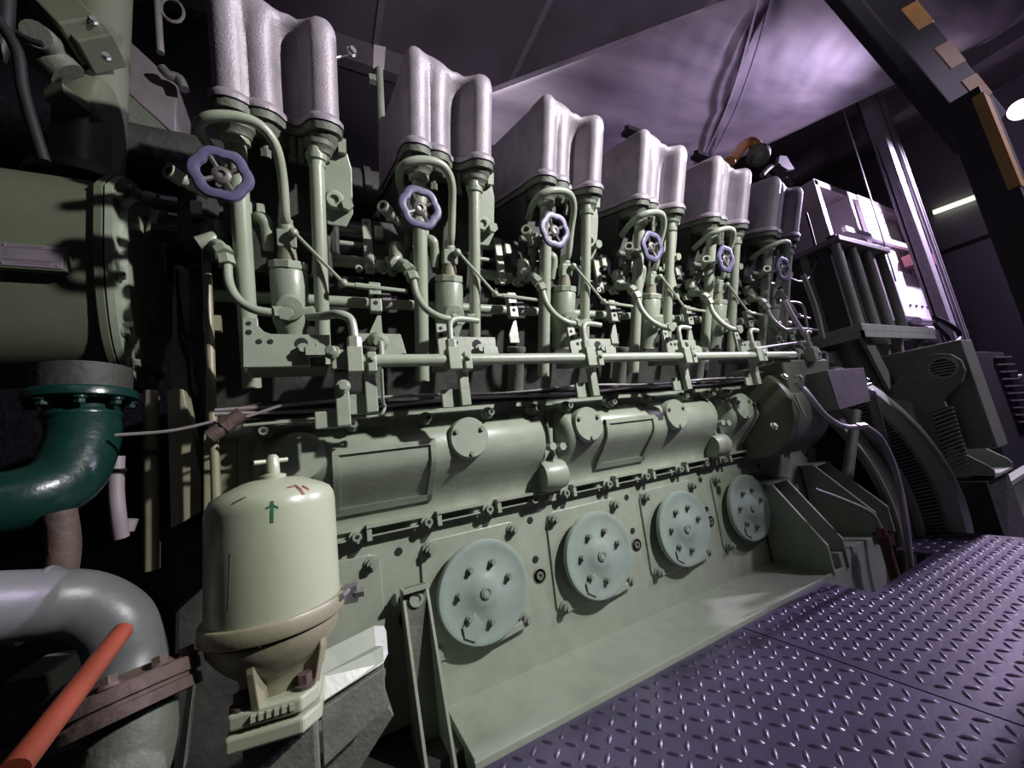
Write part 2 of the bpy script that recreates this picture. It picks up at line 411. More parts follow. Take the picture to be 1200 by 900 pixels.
# ================================================================== MOUNTING BRACKETS
def mk_bracket():
    t = thing('pump_bracket', '', 'bracket', (-.05, 1.0, .26), 'perforated pump brackets')
    pts = [(-.136, .262), (-.004, .262), (-.004, .285), (.04, .290), (.042, .341), (-.060, .341), (-.082, .341), (-.096, .347), (-.106, .36), (-.107, .379), (-.136, .379)]
    bm_pts = [V((x, 1.0, z)) for x, z in pts]
    m = MB(); m.prism(bm_pts, (0, .012, 0)); m.build('plate', 'green', t, bevel=.0015)
    m = MB()
    for x, z, r in [(-.124, .365, .005), (-.124, .344, .006), (-.105, .322, .006), (-.083, .322, .006), (-.02, .318, .014)]:
        m.cut(); m.cyl((x, 1.002, z), (x, .9985, z), r, seg=14)
    m.build('bolt_hole', 'hole', t)
    m = MB(); m.obox((-.05, 1.06, .275), (.08, 0, 0), (0, .05, 0), (0, 0, .012)); m.build('shelf', 'cast', t)
    m = MB()
    for x in (-.016, .0, .018): m.bolt((x, .99, .30), (0, -1, 0), .011, .014)
    m.obox((.01, .985, .292), (.022, 0, 0), (0, .012, 0), (0, 0, .01)); m.build('clamp', 'green', t)
    return t
br = [mk_bracket()]; br[0]['label'] = 'green perforated steel bracket plate under the nearest fuel pump, widest in view'
for i in range(1, 6): br.append(copy_tree(br[0], P * i, 'green perforated bracket plate under the %s fuel pump' % ['', 'second', 'third', 'fourth', 'fifth', 'farthest'][i]))

# ================================================================== FUEL RAIL
SY, SZ = .947, .258
t = thing('supply_pipe', 'long straight light green horizontal supply pipe with square blocks across the bank', 'pipe', (.9, SY, SZ))
m = MB(); m.cyl((.10, SY, SZ), (1.98, SY, SZ), .0155, seg=20); m.build('straight_pipe', 'pipe', t)
def block(x, up=True):
    m = MB(); m.box((x - .022, SY - .022, SZ - .030), (x + .012, SY + .02, SZ + .030)); b = m.build('junction_block', 'pipe', t, bevel=.002)
    m = MB(); m.box((x + .022, SY - .02, SZ - .03), (x + .042, SY + .018, SZ + .018)); m.bolt((x + .032, SY - .02, SZ), (0, -1, 0), .006, .007); m.build('clamp_block', 'pipe', t, bevel=.002)
    if up:
        m = MB(); m.tube([(x - .005, SY, SZ + .03), (x - .005, SY, SZ + .075), (x + .0, SY, SZ + .105), (x + .025, SY + .005, SZ + .118), (x + .09, SY + .02, SZ + .12)], .0085, sub=5)
        m.hexn((x - .005, SY, SZ + .03), (x - .005, SY, SZ + .055), .015); m.build('stub_pipe', 'pipe', t)
    m = MB()
    m.box((x + .018, SY + .03, SZ - .12), (x + .045, SY + .05, SZ + .02)); m.box((x - .03, SY + .05, SZ - .12), (x + .045, SY + .06, SZ - .07)); m.build('post', 'green', t, bevel=.002)
block(.095, False)
for i in range(5): block(.338 + P * i)
m = MB(); m.tube([(.0, 1.05, .405), (.03, .99, .385), (.06, .955, .378), (.085, .95, .366), (.092, .948, .335), (.092, SY, .29)], .0105, sub=5)
m.hexn((.092, SY, SZ + .03), (.092, SY, SZ + .058), .017); m.build('return_pipe', 'pipe', t)
m = MB(); m.box((.04, SY - .0, SZ - .018), (.074, SY + .05, SZ + .03)); m.bolt((.045, SY, SZ + .02), (-.5, -1, .2), .013, .02); m.bolt((.062, SY - .0, SZ - .06), (0, -1, 0), .012, .012)
m.box((.045, SY + .01, SZ - .15), (.075, SY + .04, SZ - .02)); m.box((.0, SY + .03, SZ - .15), (.06, SY + .045, SZ - .11)); m.build('end_clamp', 'green', t, bevel=.003)

# drain pipe hanging from the rail and crossing the top of the casing
m = MB()
m.tube([at(447, 432, Y=.95), at(449, 470, Y=1.0), at(451, 476, Y=1.02), at(448, 484, Y=1.02), at(438, 488, Y=1.03), at(380, 492, Y=1.04), at(320, 496, Y=1.05), at(286, 499, Y=1.06)], .0042, seg=8, sub=4)
tag(m.build('drain_pipe', 'pipe'), 'thin bent drain pipe running down from supply pipe across casing top at left', 'pipe')

# ================================================================== LONG CONTROL RODS BEHIND
RODS = [(.745, .0125, 'topmost green control rod behind the pushrod tubes'), (.692, .008, 'thin second green control rod behind the pushrod tubes'),
        (.632, .0185, 'thick green control shaft behind the pushrod tubes'), (.500, .0165, 'lowest green pipe behind the pushrod tubes')]
for z, r, lb in RODS:
    m = MB(); m.cyl((-.22, 1.165, z), (2.45, 1.165, z), r, seg=14)
    for i in range(6):
        m.cyl((.19 + P * i, 1.165, z), (.215 + P * i, 1.165, z), r * 1.35, seg=14)
    tag(m.build('control_rod', 'pipe'), lb, 'rod')
def mk_clamp():
    t = thing('rod_clamp', '', 'clamp', (.18, 1.14, .58), 'rod clamps between the cylinders')
    m = MB(); m.box((.155, 1.13, .585), (.182, 1.145, .765)); m.build('strap_plate', 'pipe', t, bevel=.002)
    m = MB()
    for z in (.755, .60): m.bolt((.168, 1.13, z), (0, -1, 0), .006, .006)
    for x in (.135, .205, .235): m.cut(); m.lathe((x, 1.12, .585), (0, -1, 0), [(0, 0), (.0105, 0), (.0105, .01), (.005, .01), (.005, .004), (0, .004)], 12)
    m.build('clamp_bolt', 'pipe', t)
    m = MB(); m.box((.155, 1.09, .445), (.188, 1.115, .535)); m.build('guide_block', 'green', t, bevel=.003)
    m = MB()
    for z in (.47, .49, .515): m.cut(); m.cyl((.171, 1.092, z), (.171, 1.088, z), .006)
    m.build('bore', 'hole', t)
    m = MB(); m.prism([(.152, 1.11, .36), (.186, 1.11, .36), (.186, 1.11, .44), (.176, 1.11, .44), (.152, 1.11, .39)], (0, .01, 0)); m.build('foot', 'green', t)
    m = MB(); m.hexn((.19, 1.10, .49), (.215, 1.10, .49), .014); m.cyl((.2, 1.10, .49), (.235, 1.1, .49), .008); m.build('grease_nipple', 'pink', t)
    return t
cl = mk_clamp(); cl['label'] = 'green rod clamp with small bored block, between first and second rocker covers'
for i in range(1, 5): copy_tree(cl, P * i, 'green rod clamp with small bored block, between %s rocker covers' % ['', 'second and third', 'third and fourth', 'fourth and fifth', 'fifth and sixth'][i])
# small manifold blocks beside the left tubes
def mk_man():
    t = thing('fitting_manifold', '', 'pipe fitting', (-.23, 1.14, .66), 'small fittings left of the pushrod tubes')
    m = MB()
    m.box((-.16, 1.10, .71), (-.125, 1.14, .745)); m.cut(); m.box((-.115, 1.10, .71), (-.095, 1.14, .745)); m.cut(); m.box((-.16, 1.1, .655), (-.1, 1.15, .675)); m.cut()
    m.box((-.26, 1.12, .70), (-.235, 1.15, .74))
    m.build('square_fitting', 'pipe', t, bevel=.003)
    m = MB(); m.cyl((-.2, 1.11, .63), (-.2, 1.11, .66), .026); m.cyl((-.2, 1.11, .66), (-.2, 1.11, .675), .02); m.cyl((-.15, 1.11, .62), (-.15, 1.11, .65), .02)
    m.tube([(-.2, 1.1, .63), (-.21, 1.09, .615), (-.235, 1.09, .6)], .018); m.build('union_nut', 'green', t)
    m = MB(); m.obox((-.2, 1.17, .70), (.09, 0, 0), (0, .03, 0), (0, 0, .07)); m.build('manifold_body', 'deep', t, bevel=.006)
    return t
mn = mk_man(); mn['label'] = 'cluster of small green fittings left of the leftmost pushrod tube'
for i in range(1, 6): copy_tree(mn, P * i, 'cluster of small green fittings left of the %s pair of pushrod tubes' % ['', 'second', 'third', 'fourth', 'fifth', 'farthest'][i])

# ================================================================== ENGINE BLOCK
eng = thing('engine_block', 'huge sage green diesel engine block carrying the row of cylinders', 'engine', (1.1, 1.3, -.7))
X0, X1 = -.172, 2.46
m = MB()    # bank block behind tubes
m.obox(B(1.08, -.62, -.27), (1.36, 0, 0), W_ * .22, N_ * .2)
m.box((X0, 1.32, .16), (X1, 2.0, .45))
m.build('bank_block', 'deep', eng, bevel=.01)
m = MB()    # top ledge of the crankcase
m.box((X0 - .05, 1.155, .125), (X1, 1.7, .175)); m.build('top_ledge', 'green', eng, bevel=.004)
m = MB()
m.prism([(X0 - .0, 1.248, -.70), (X0, 1.248, .12), (X0, 1.9, .12), (X0, 1.9, -.70)], (X1 - X0, 0, 0)); m.build('crankcase_wall', 'green', eng, bevel=.003)
# pads per bay with holes
m = MB()
for i in range(-1, 5):
    x = .4415 + P * i + .225
    for z, r in ((-.245, .011), (-.375, .011)): m.cut(); m.cyl((x - .012, 1.25, z), (x - .012, 1.245, z), r)
m.build('tapped_hole', 'hole', eng)
m = MB()
for i in range(-1, 5):
    x = .4415 + P * i + .225
    m.cut(); m.lathe((x - .005, 1.25, -.43), (0, -1, 0), [(.026, 0), (.026, .003), (.022, .006), (.022, .002), (.014, .002), (.014, .008), (.006, .008), (.006, .003), (0, .003)], 20)
m.build('ring_plug', 'cast', eng)
# engine foot rail (light flat ledge towards the deck)
m = MB()
m.prism([(.30, 1.005, -.70), (.30, 1.26, -.695), (.30, 1.26, -.9), (.30, 1.005, -.9)], (1.72, 0, 0))
m.build('base_ledge', 'green', eng, bevel=.002)
m = MB(); m.box((.295, .996, -.9), (2.02, 1.005, -.693)); m.build('ledge_edge', 'pipe', eng)
m = MB(); m.box((2.02, 1.0, -.9), (2.5, 1.25, -.635)); m.build('raised_rail', 'green', eng, bevel=.003)
m = MB(); m.box((-.6, 1.1, -1.1), (2.45, 1.95, -.72)); m.build('bed_frame', 'deep', eng)
m = MB(); m.box((-.31, 1.24, -.7), (X0, 1.7, .12)); m.build('front_casing', 'deep', eng, bevel=.01)

# camshaft covers --------------------------------------------------------------
def cam_cover(xa, xb, label):
    t = thing('camshaft_cover', label, 'engine cover', ((xa + xb) / 2, 1.2, -.19), 'camshaft covers along the crankcase')
    prof = [(1.16, .165), (1.15, .160), (1.15, .118), (1.135, .105), (1.118, .088), (1.108, .07), (1.103, .05), (1.103, .028), (1.109, .005), (1.124, -.018), (1.146, -.042), (1.170, -.066), (1.193, -.092), (1.210, -.118),
            (1.215, -.14), (1.215, -.16), (1.23, -.167), (1.23, -.195), (1.25, -.196), (1.25, .165)]
    # end caps are pulled in, so the bulge dies into a flat rim at both ends
    m = MB(); R_ = []
    for x, k in ((xa, 0), (xa + .028, 0), (xa + .034, .35), (xa + .045, .8), (xa + .06, 1), (xb - .055, 1), (xb - .04, .8), (xb - .029, .35), (xb - .023, 0), (xb, 0)):
        R_.append([V((x, 1.165 + (y - 1.165) * k if (y < 1.165 and k < 1 and z < .16) else y, z)) for y, z in prof])
    m.rings(R_)
    m.build('cover_shell', 'green', t)
    # bosses with bolts, upper and lower flange
    n = 5
    bs = MB(); bo = MB(); hl = MB(); rb = MB()
    for k in range(n):
        x = xa + .062 + k * .2 - (.0 if k < 4 else .03)
        for q in (bs, bo, hl): q.cut()
        bs.cyl((x, 1.165, .128), (x, 1.118, .128), .019, seg=14); bo.hexn((x, 1.12, .128), (x, 1.10, .128), .0145); bo.cyl((x, 1.107, .128), (x, 1.089, .128), .0105, seg=10)
        hl.cyl((x, 1.090, .128), (x, 1.0885, .128), .0055, seg=10)
        for q in (bs, bo, hl): q.cut()
        bs.cyl((x, 1.24, -.174), (x, 1.212, -.174), .02, seg=14); bo.cyl((x, 1.215, -.174), (x, 1.197, -.174), .0125, seg=12)
        hl.cyl((x, 1.198, -.174), (x, 1.1965, -.174), .006, seg=10)
        if k < n - 1:
            rb.cut(); rb.box((x + .025, 1.235, -.156), (x + .172, 1.188, -.148)); rb.box((x + .025, 1.235, -.156), (x + .038, 1.192, -.19)); rb.cut(); rb.box((x + .025, 1.235, -.183), (x + .172, 1.214, -.178))
    rb.build('flange_rib', 'green', t)
    bs.build('bolt_boss', 'green', t); bo.build('flange_bolt', 'bolt', t); hl.build('bolt_socket', 'hole', t)
    return t
def round_cover(t, x, z=.055):
    m = MB(); m.lathe((x, 1.14, z), (0, -1, .03), [(.062, 0), (.062, .043), (.058, .048), (0, .048)], 32)
    c = m.build('round_cover', 'green', t)
    m = MB()
    for k in range(3):
        a = PI / 2 + 2 * PI * k / 3 + PI / 3 * 1.0
        m.bolt((x + .047 * math.cos(a), 1.093, z + .047 * math.sin(a)), (0, -1, 0), .0065, .009)
    m.build('cover_bolt', 'bolt', c)
def raised_panel(t, xa, xb):
    z0, z1 = -.112, .067
    O_ = .04
    pr = [(1.062, z1), (1.058, z1 - .004), (1.058, .03), (1.061, .010), (1.070, -.006), (1.084, -.022), (1.102, -.042), (1.126, -.066), (1.150, -.092), (1.165, z0)]
    m = MB(); m.rings([[V((x, y, z)) for y, z in pr + [(1.2, z0), (1.09, z1)]] for x in (xa, xb)], smooth=True)
    for q in range(len(m.v)): m.v[q].y += O_
    c = m.build('panel_frame', 'green', t, bevel=.003)
    pr2 = [(1.0565, z1 - .022), (1.056, .0), (1.062, -.03), (1.076, -.058), (1.094, -.083)]
    # proud border strips around a sunk field
    m = MB()
    def strip(xa_, xb_, q): m.rings([[V((x, y - .007, z)) for y, z in q] + [V((x, y + .004, z)) for y, z in reversed(q)] for x in (xa_, xb_)], smooth=True)
    strip(xa, xa + .016, pr); strip(xb - .016, xb, pr)
    strip(xa, xb, [pr[1], (1.0575, z1 - .018)]); strip(xa, xb, [pr[-2], pr[-1]])
    for q in range(len(m.v)): m.v[q].y += O_
    m.build('panel_border', 'green', c, bevel=.0015)
c1 = cam_cover(-.172, .726, 'green camshaft cover with large raised panel behind the cream filter')
round_cover(c1, -.04); round_cover(c1, .41); raised_panel(c1, .035, .305)
c2 = cam_cover(.730, 1.626, 'green camshaft cover with raised panel, middle of the crankcase')
round_cover(c2, .86); round_cover(c2, 1.31); raised_panel(c2, .935, 1.185)
c3 = cam_cover(1.630, 2.5, 'green camshaft cover at far end in shadow beside dark gear casing')
round_cover(c3, 1.76); raised_panel(c3, 1.84, 2.05)
# joint bulges between covers
m = MB()
for x in (.728, 1.628):
    m.cut(); m.lathe((x - .045, 1.185, -.10), (1, 0, 0), [(0, 0), (.05, .0), (.055, .02), (.055, .07), (.05, .09), (0, .09)], 20)
    m.hexn((x - .02, 1.14, -.005), (x - .02, 1.11, -.003), .014); m.hexn((x + .02, 1.14, -.01), (x + .02, 1.11, -.008), .014)
m.build('joint_boss', 'green', eng)

# crankcase doors ----------------------------------------------------------------
def mk_door():
    cx, cz = .4415, -.408
    t = thing('crankcase_door', '', 'inspection door', (cx, 1.2, -.6), 'round-centred crankcase doors')
    m = MB()
    pts = []
    for (x, z) in ((cx - .175, cz + .175), (cx + .158, cz + .175), (cx + .165, cz - .155), (cx - .185, cz - .165)):
        pts.append((x, z))
    poly = []
    for i, (x, z) in enumerate(pts):
        a = V((pts[i - 1][0] - x, 0, pts[i - 1][1] - z)).normalized() * .03; b = V((pts[(i + 1) % 4][0] - x, 0, pts[(i + 1) % 4][1] - z)).normalized() * .03
        c = V((x, 0, z)); poly += [c + a, c + (a + b) * .3, c + b]
    m.prism([(p.x, 1.262, p.z) for p in poly], (0, -.022, 0)); m.build('door_plate', 'green', t, bevel=.003)
    m = MB()
    m.lathe((cx, 1.245, cz), (0, -1, 0), [(.104, 0), (.104, .028), (.145, .030), (.1495, .034), (.1495, .046), (.146, .051), (.136, .0525), (.130, .0505), (.052, .0505), (.044, .057), (.018, .058), (.018, .064), (.0, .064)], 56)
    d = m.build('valve_disc', 'disc', t)
    m = MB()
    for k in range(7):
        a = 2 * PI * k / 7 + 1.2; r = .085
        if k == 5: continue
        m.bolt((cx + r * math.cos(a), 1.190, cz + r * math.sin(a)), (0, -1, 0), .008, .014)
    m.cut(); m.lathe((cx, 1.183, cz), (0, -1, 0), [(.014, 0), (.014, .004), (.009, .004), (.009, .001), (0, .001)], 14)
    m.build('disc_bolt', 'bolt', d)
    m = MB()   # small trapezoid plate low left
    m.prism([(cx - .085, 1.191, cz - .075), (cx - .045, 1.191, cz - .045), (cx - .02, 1.191, cz - .085), (cx - .05, 1.191, cz - .125), (cx - .082, 1.191, cz - .105)], (0, -.003, 0)); m.build('rating_tag', 'disc', d, bevel=.001)
    m = MB()
    for x, z in ((cx - .15, cz + .15), (cx + .135, cz + .15), (cx + .14, cz - .13), (cx - .155, cz - .14)):
        m.cut(); m.cyl((x, 1.240, z), (x, 1.233, z), .02, seg=14); m.cyl((x, 1.233, z), (x, 1.216, z), .0145, seg=14); m.hexn((x, 1.216, z), (x, 1.208, z), .008)
    m.build('corner_bolt', 'bolt', t)
    m = MB()   # clamp bar low right
    m.obox((cx + .07, 1.228, cz - .148), (.075, 0, .010), (0, .008, 0), (0, 0, .011)); m.build('door_bar', 'green', t, bevel=.003)
    return t
d0 = mk_door(); d0['label'] = 'green crankcase door with round disc, largest, right of the twin-legged bracket'
for k, lb in ((-1, 'green crankcase door mostly hidden behind the cream filter'), (1, 'green crankcase door with round disc, second of the four from the left'),
              (2, 'green crankcase door with round disc, third of the four from the left'), (3, 'green crankcase door with disc, farthest, left of dark gusset')):
    copy_tree(d0, P * k, lb, skip=('valve_disc',) if k < 0 else ())

# ================================================================== CONDUITS ON THE LEDGE
for j, (y, z, r, mm, lb) in enumerate([(1.075, .186, .0045, 'cable', 'pale upper cable running along the top of the camshaft covers'),
                                  (1.085, .176, .006, 'rubber', 'black middle cable running along the top of the camshaft covers'),
                                  (1.070, .168, .0042, 'cable', 'pale lower cable running along the top of the camshaft covers')]):
    m = MB(); m.tube([(x / 10, y + .004 * math.sin(x * 1.3 + j), z + .005 * math.sin(x * .9 + 2 * j)) for x in range(-2, 20)], r, seg=8, sub=2)
    tag(m.build('cable', mm), lb, 'cable')
m = MB(); m.box((-.15, 1.08, .155), (1.95, 1.12, .168)); tag(m.build('cable_tray', 'rubber'), 'narrow black cable tray along the top of camshaft covers', 'cable tray')
# trapezoid foot and big boss behind supply pipe
m = MB(); m.prism([(.072, 1.1, .30), (.252, 1.1, .30), (.235, 1.1, .381), (.108, 1.1, .381)], (0, .015, 0)); t = m.build('trapezoid_bracket', 'green', bevel=.002)
tag(t, 'green trapezoid bracket behind the supply pipe right of nearest pump', 'bracket')
m = MB(); m.lathe((.17, 1.1, .355), (-.1, -1, -.3), [(0, 0), (.03, 0), (.024, .03), (.014, .04), (.014, .055), (0, .055)], 18); m.cyl((.168, 1.04, .335), (.166, 1.03, .28), .009)
m.build('tap', 'green', t)
for k in range(6):
    m = MB(); x = .145 + P * k
    m.lathe((x, 1.12, .17), W_, [(.036, 0), (.036, .02), (.026, .028), (.026, .15), (.03, .155), (.03, .17), (0, .17)], 18)
    tag(m.build('stub_column', 'cast'), 'dark green stub column standing on the ledge %s' % ['right of the nearest pump', 'right of the second pump', 'right of the third pump', 'right of the fourth pump', 'right of the fifth pump', 'at the far end of the ledge'][k], 'engine fitting', 'stub columns on the ledge')

# ================================================================== TWIN-LEGGED FOOT BRACKETS
def gusset(o, name, label, xa, xb, top, y0=1.2, y1=1.01, zb=-.69, w=.008, th=.2, flat=.03, mm='green'):
    t = thing(name, label, 'bracket', o)
    for x in (xa, xb):
        m = MB(); m.prism([(x, y0, top), (x, y0 - flat, top), (x, y1, zb + .10), (x, y1 - .0, zb), (x, y0, zb)], (w, 0, 0)); m.build('side_web', mm, t, bevel=.001)
    return t
t = gusset((.25, 1.1, -.7), 'foot_bracket', 'tall green foot bracket with twin sloping legs beside the cream filter', .195, .262, -.34, 1.23, 1.035, -.9)
m = MB(); m.prism([(.203, 1.192, -.335), (.203, 1.188, -.9), (.203, 1.198, -.9), (.203, 1.2, -.335)], (.06, 0, 0)); m.build('back_web', 'cast', t)
m = MB(); m.lathe((.232, 1.19, -.37), (0, -1, 0), [(.02, 0), (.02, .006), (.012, .006), (.012, .002), (0, .002)], 16); m.build('eye', 'green', t)
m = MB(); m.box((.195, 1.17, -.345), (.27, 1.2, -.337)); m.build('cap_strip', 'green', t)
# two large gussets by the generator
def big_gusset(label, xa, xb, yt, yb, top, zb):
    t = thing('gusset_bracket', label, 'bracket', (xa, 1.1, zb), 'gusset brackets beside the generator')
    for x in (xa, xb):
        m = MB(); m.prism([(x, 1.25, top), (x, yt, top), (x, yb, zb + .12), (x, yb, zb), (x, 1.25, zb)], (.012, 0, 0)); m.build('side_web', 'green', t, bevel=.001)
    m = MB(); m.prism([(xa, 1.25, top), (xa, 1.24, top), (xa, 1.24, zb), (xa, 1.25, zb)], (xb - xa, 0, 0)); m.build('back_web', 'cast', t)
    m = MB(); m.box((xa - .02, yt, top), (xb + .03, 1.25, top + .01)); m.build('top_strip', 'green', t)
    return t
big_gusset('dark green gusset bracket with twin sloping edges, left one of two near deck hole', 1.93, 2.06, 1.16, .99, -.325, -.70)
big_gusset('dark green gusset bracket with twin sloping edges, right one beside the curved guard', 2.36, 2.50, 1.17, .97, -.30, -.64)

# ================================================================== CENTRIFUGAL FILTER (foreground)
FX, FY = (-.072, .84)
ft = thing('oil_filter', 'large cream green dome-topped oil filter in left foreground', 'filter', (FX, FY, -.42))
m = MB(); z0 = -.205
m.lathe((FX, FY, z0), (0, 0, 1), [(.100, 0), (.100, .165), (.098, .178), (.092, .189), (.080, .197), (.046, .212), (.03, .215), (0, .215)], 56)
m.build('dome', 'filter', ft)
m = MB(); m.lathe((FX, FY, z0 + .212), (0, 0, 1), [(.021, 0), (.021, .009), (.0115, .012), (.0105, .040), (.006, .046), (0, .046)], 18)
m.build('top_nut', 'filter', ft)
m = MB(); m.cyl((FX - .028, FY - .012, z0 + .246), (FX + .022, FY + .016, z0 + .247), .0045, seg=10); m.build('tommy_bar', 'filter', ft)
m = MB(); m.cyl((FX - .0292, FY - .0125, z0 + .246), (FX - .028, FY - .012, z0 + .246), .0025, seg=8); m.build('bar_bore', 'hole', ft)
m = MB(); m.lathe((FX, FY, z0 - .024), (0, 0, 1), [(.092, -.002), (.106, 0), (.108, .003), (.108, .022), (.106, .025), (.100, .026)], 56)
cb = m.build('clamp_band', 'clamp', ft)
m = MB(); m.obox((FX + .118, FY - .012, z0 - .010), (.012, -.003, 0), (.003, .012, 0), (0, 0, .014)); m.cyl((FX + .10, FY - .05, z0 - .002), (FX + .13, FY + .02, z0 - .002), .005)
m.hexn((FX + .125, FY - .02, z0 - .01), (FX + .14, FY - .024, z0 - .01), .009); m.build('clamp_latch', 'steel', cb)
m = MB(); m.lathe((FX, FY, z0 - .028), (0, 0, -1), [(.100, 0), (.098, .014), (.088, .030), (.074, .048), (.058, .062), (.050, .085), (.050, .10), (0, .10)], 48)
m.build('filter_bowl', 'clamp', ft)
m = MB()
for a in (-1.9, -.7, .5):
    d = V((math.cos(a), math.sin(a), 0)); e = V((-d.y, d.x, 0)) * .006; c = V((FX, FY, 0)) + d * .045
    q = [V((c.x, c.y, -.33)), V((c.x, c.y, -.26)), V((c.x, c.y, -.25)) + d * .045, V((c.x, c.y, -.27)) + d * .045, V((c.x, c.y, -.33)) + d * .03]
    m.cut(); m.prism([p - e for p in q], e * 2)
m.build('bowl_rib', 'clamp', ft, bevel=.002)
m = MB()
fl = [(-.060, -.065), (.035, -.085), (.06, -.06), (.066, .03), (.03, .07), (-.06, .05)]
m.prism([(FX + x, FY + y, -.345) for x, y in fl], (0, 0, .022)); m.build('base_flange', 'filter', ft, bevel=.004)
m = MB(); m.prism([(FX + x * 1.05, FY + y * 1.05, -.372) for x, y in fl], (0, 0, .022)); m.build('lower_flange', 'filter', ft, bevel=.004)
m = MB()
for x, y in ((-.045, -.05), (.04, -.055)): m.bolt((FX + x, FY + y, -.323), (0, 0, 1), .011, .02)
m.build('flange_bolt', 'rust', ft)
m = MB(); m.lathe((FX, FY, -.372), (0, 0, -1), [(.04, 0), (.04, .3), (0, .3)], 24); m.box((FX - .045, FY - .05, -.52), (FX + .055, FY + .05, -.372)); m.build('filter_pedestal', 'cast', ft, bevel=.006)
m = MB()   # cast digits as small raised blocks
for k in range(6): m.box((FX - .03 + k * .010, FY - .0775 - .0015 * k, -.337), (FX - .024 + k * .010, FY - .072, -.328))
m.build('cast_mark', 'filter', ft)
def ribbon(name, mt, segs):
    m = MB()
    for (a0, za, a1, zb_, w) in segs:
        R_ = []
        for s in range(5):
            a = a0 + (a1 - a0) * s / 4; z = za + (zb_ - za) * s / 4
            DP = [(0, .1), (.165, .1), (.178, .098), (.189, .092), (.197, .08), (.212, .046)]
            rr = .1
            for (h0, r0), (h1, r1) in zip(DP, DP[1:]):
                if h0 <= z <= h1: rr = r0 + (r1 - r0) * (z - h0) / (h1 - h0)
            rr += .0008; z += .0008
            d = V((math.cos(a), math.sin(a), 0)); t_ = V((-d.y, d.x, 0))
            up = V((0, 0, 1))
            dirn = V(((a1 - a0) * .1, zb_ - za, 0)); L_ = math.hypot(dirn.x, dirn.y); nx, nz = -dirn.y / L_, dirn.x / L_
            c = V((FX, FY, z0 + z)) + d * rr; o = (t_ * nx + up * nz) * w
            R_.append([c - o, c + o, c + o - d * .002, c - o - d * .002])
        m.cut(); m.rings(R_)
    m.build(name, mt, ft)
AZ = math.atan2(-FY, -FX)   # towards camera
ribbon('green_mark', 'greenmark', [(AZ - .02, .178, AZ - .03, .145, .0022), (AZ - .10, .168, AZ - .02, .172, .0016), (AZ + .06, .166, AZ - .02, .172, .0014)])
ribbon('scratch', 'mark', [(AZ - .62, .11, AZ - .66, .03, .0012), (AZ - .60, .183, AZ - .42, .190, .0012)])
ribbon('rust_streak', 'redmark', [(AZ + .25, .195, AZ + .42, .196, .0015), (AZ + .40, .198, AZ + .46, .180, .0022), (AZ + .52, .194, AZ + .58, .186, .0018)])
# mounting arm to the right with slots
m = MB()
q = [at(366, 797, Y=.90), at(440, 757, Y=.94), at(452, 757, Y=.95), at(456, 766, Y=.94), at(450, 778, Y=.92), at(376, 826, Y=.88)]
m.prism(q, (.004, .035, .030)); ar = m.build('support_arm', 'green', ft, bevel=.004)
m = MB(); a_ = (q[0] + q[5]) / 2; b_ = (q[2] + q[3]) / 2; m.prism([q[5] + V((0, .006, -.012)), q[4] + V((0, .006, -.010)), q[4] + V((0, .02, -.09)), q[5] + V((0, .02, -.11))], (.004, .03, 0)); m.build('arm_web', 'cast', ft, bevel=.002)

# ================================================================== LEFT: COOLER DRUM
XE = -.42
ol = [(133, 222), (143, 213), (152, 213), (166, 226), (178, 246), (187, 275), (192, 310), (194, 350), (193, 400), (189, 438), (180, 456), (168, 450), (154, 432), (144, 405), (137, 360), (133, 300)]
OL = [at(x, y, X=XE) for x, y in ol]
cc = sum(OL, V((0, 0, 0))) / len(OL)
ct = thing('cooler_drum', 'big olive green cooler drum with bolted end cover at left', 'air cooler', cc)
m = MB(); sc = lambda k, x: [V((x, cc.y + (p.y - cc.y) * k, cc.z + (p.z - cc.z) * k)) for p in OL]
SM = smooth_path([cc + (p - cc) * .95 for p in OL] + [cc + (OL[0] - cc) * .95], 3)[:-1]
m.rings([[V((x, p.y, p.z)) for p in SM] for x in (XE - 1.3, XE - .03)]); m.build('drum_shell', 'coolr', ct)
def poly_at(k, x):
    return [V((x, cc.y + (p.y - cc.y) * k, cc.z + (p.z - cc.z) * k)) for p in smooth_path(OL + [OL[0]], 3)[:-1]]
m = MB(); m.rings([poly_at(1.03, XE - .035), poly_at(1.03, XE - .018)]); m.build('shell_flange', 'coolr', ct, bevel=.002)
m = MB(); m.rings([poly_at(1.03, XE - .014), poly_at(1.03, XE), poly_at(.85, XE + .002), poly_at(.82, XE + .016), poly_at(.4, XE + .022), poly_at(.05, XE + .023)]); cv = m.build('end_cover', 'green', ct)
m = MB()
for p in poly_at(.94, XE)[::4]: m.bolt(p, (1, 0, 0), .0105, .016)
m.build('cover_bolt', 'bolt', cv)
m = MB()   # illegible raised casting marks
def mark(cy, cz, L, hgt, tilt=0):
    c = V((XE + .0185, cy, cz)); m.obox(c, (.003, 0, 0), (0, L, tilt), (0, -tilt * .2, hgt))
for dy, dz, L, hg, tl in ((-.05, .17, .014, .004, -.01), (-.05, .155, .004, .014, 0), (-.03, .16, .004, .016, 0), (-.03, .145, .014, .004, -.008), (-.04, .10, .004, .02, 0), (-.02, .075, .004, .03, 0), (0, .05, .02, .004, -.02), (.0, -.05, .012, .008, 0), (.02, -.06, .012, .006, -.01), (-.02, -.14, .012, .012, 0)):
    mark(cc.y + dy, cc.z + dz, L, hg, tl)
m.build('casting_mark', 'plate', cv)
yN = min(p.y for p in SM)
q0 = at(3, 283, Y=yN); q1 = at(76, 322, Y=yN)
nt_ = thing('nameplate', 'small rectangular pale nameplate riveted on the olive cooler drum', 'nameplate', (q0 + q1) / 2)
zc = (q0.z + q1.z) / 2; xn0 = q0.x; xn1 = q1.x; zt, zb = zc + .028, zc - .026
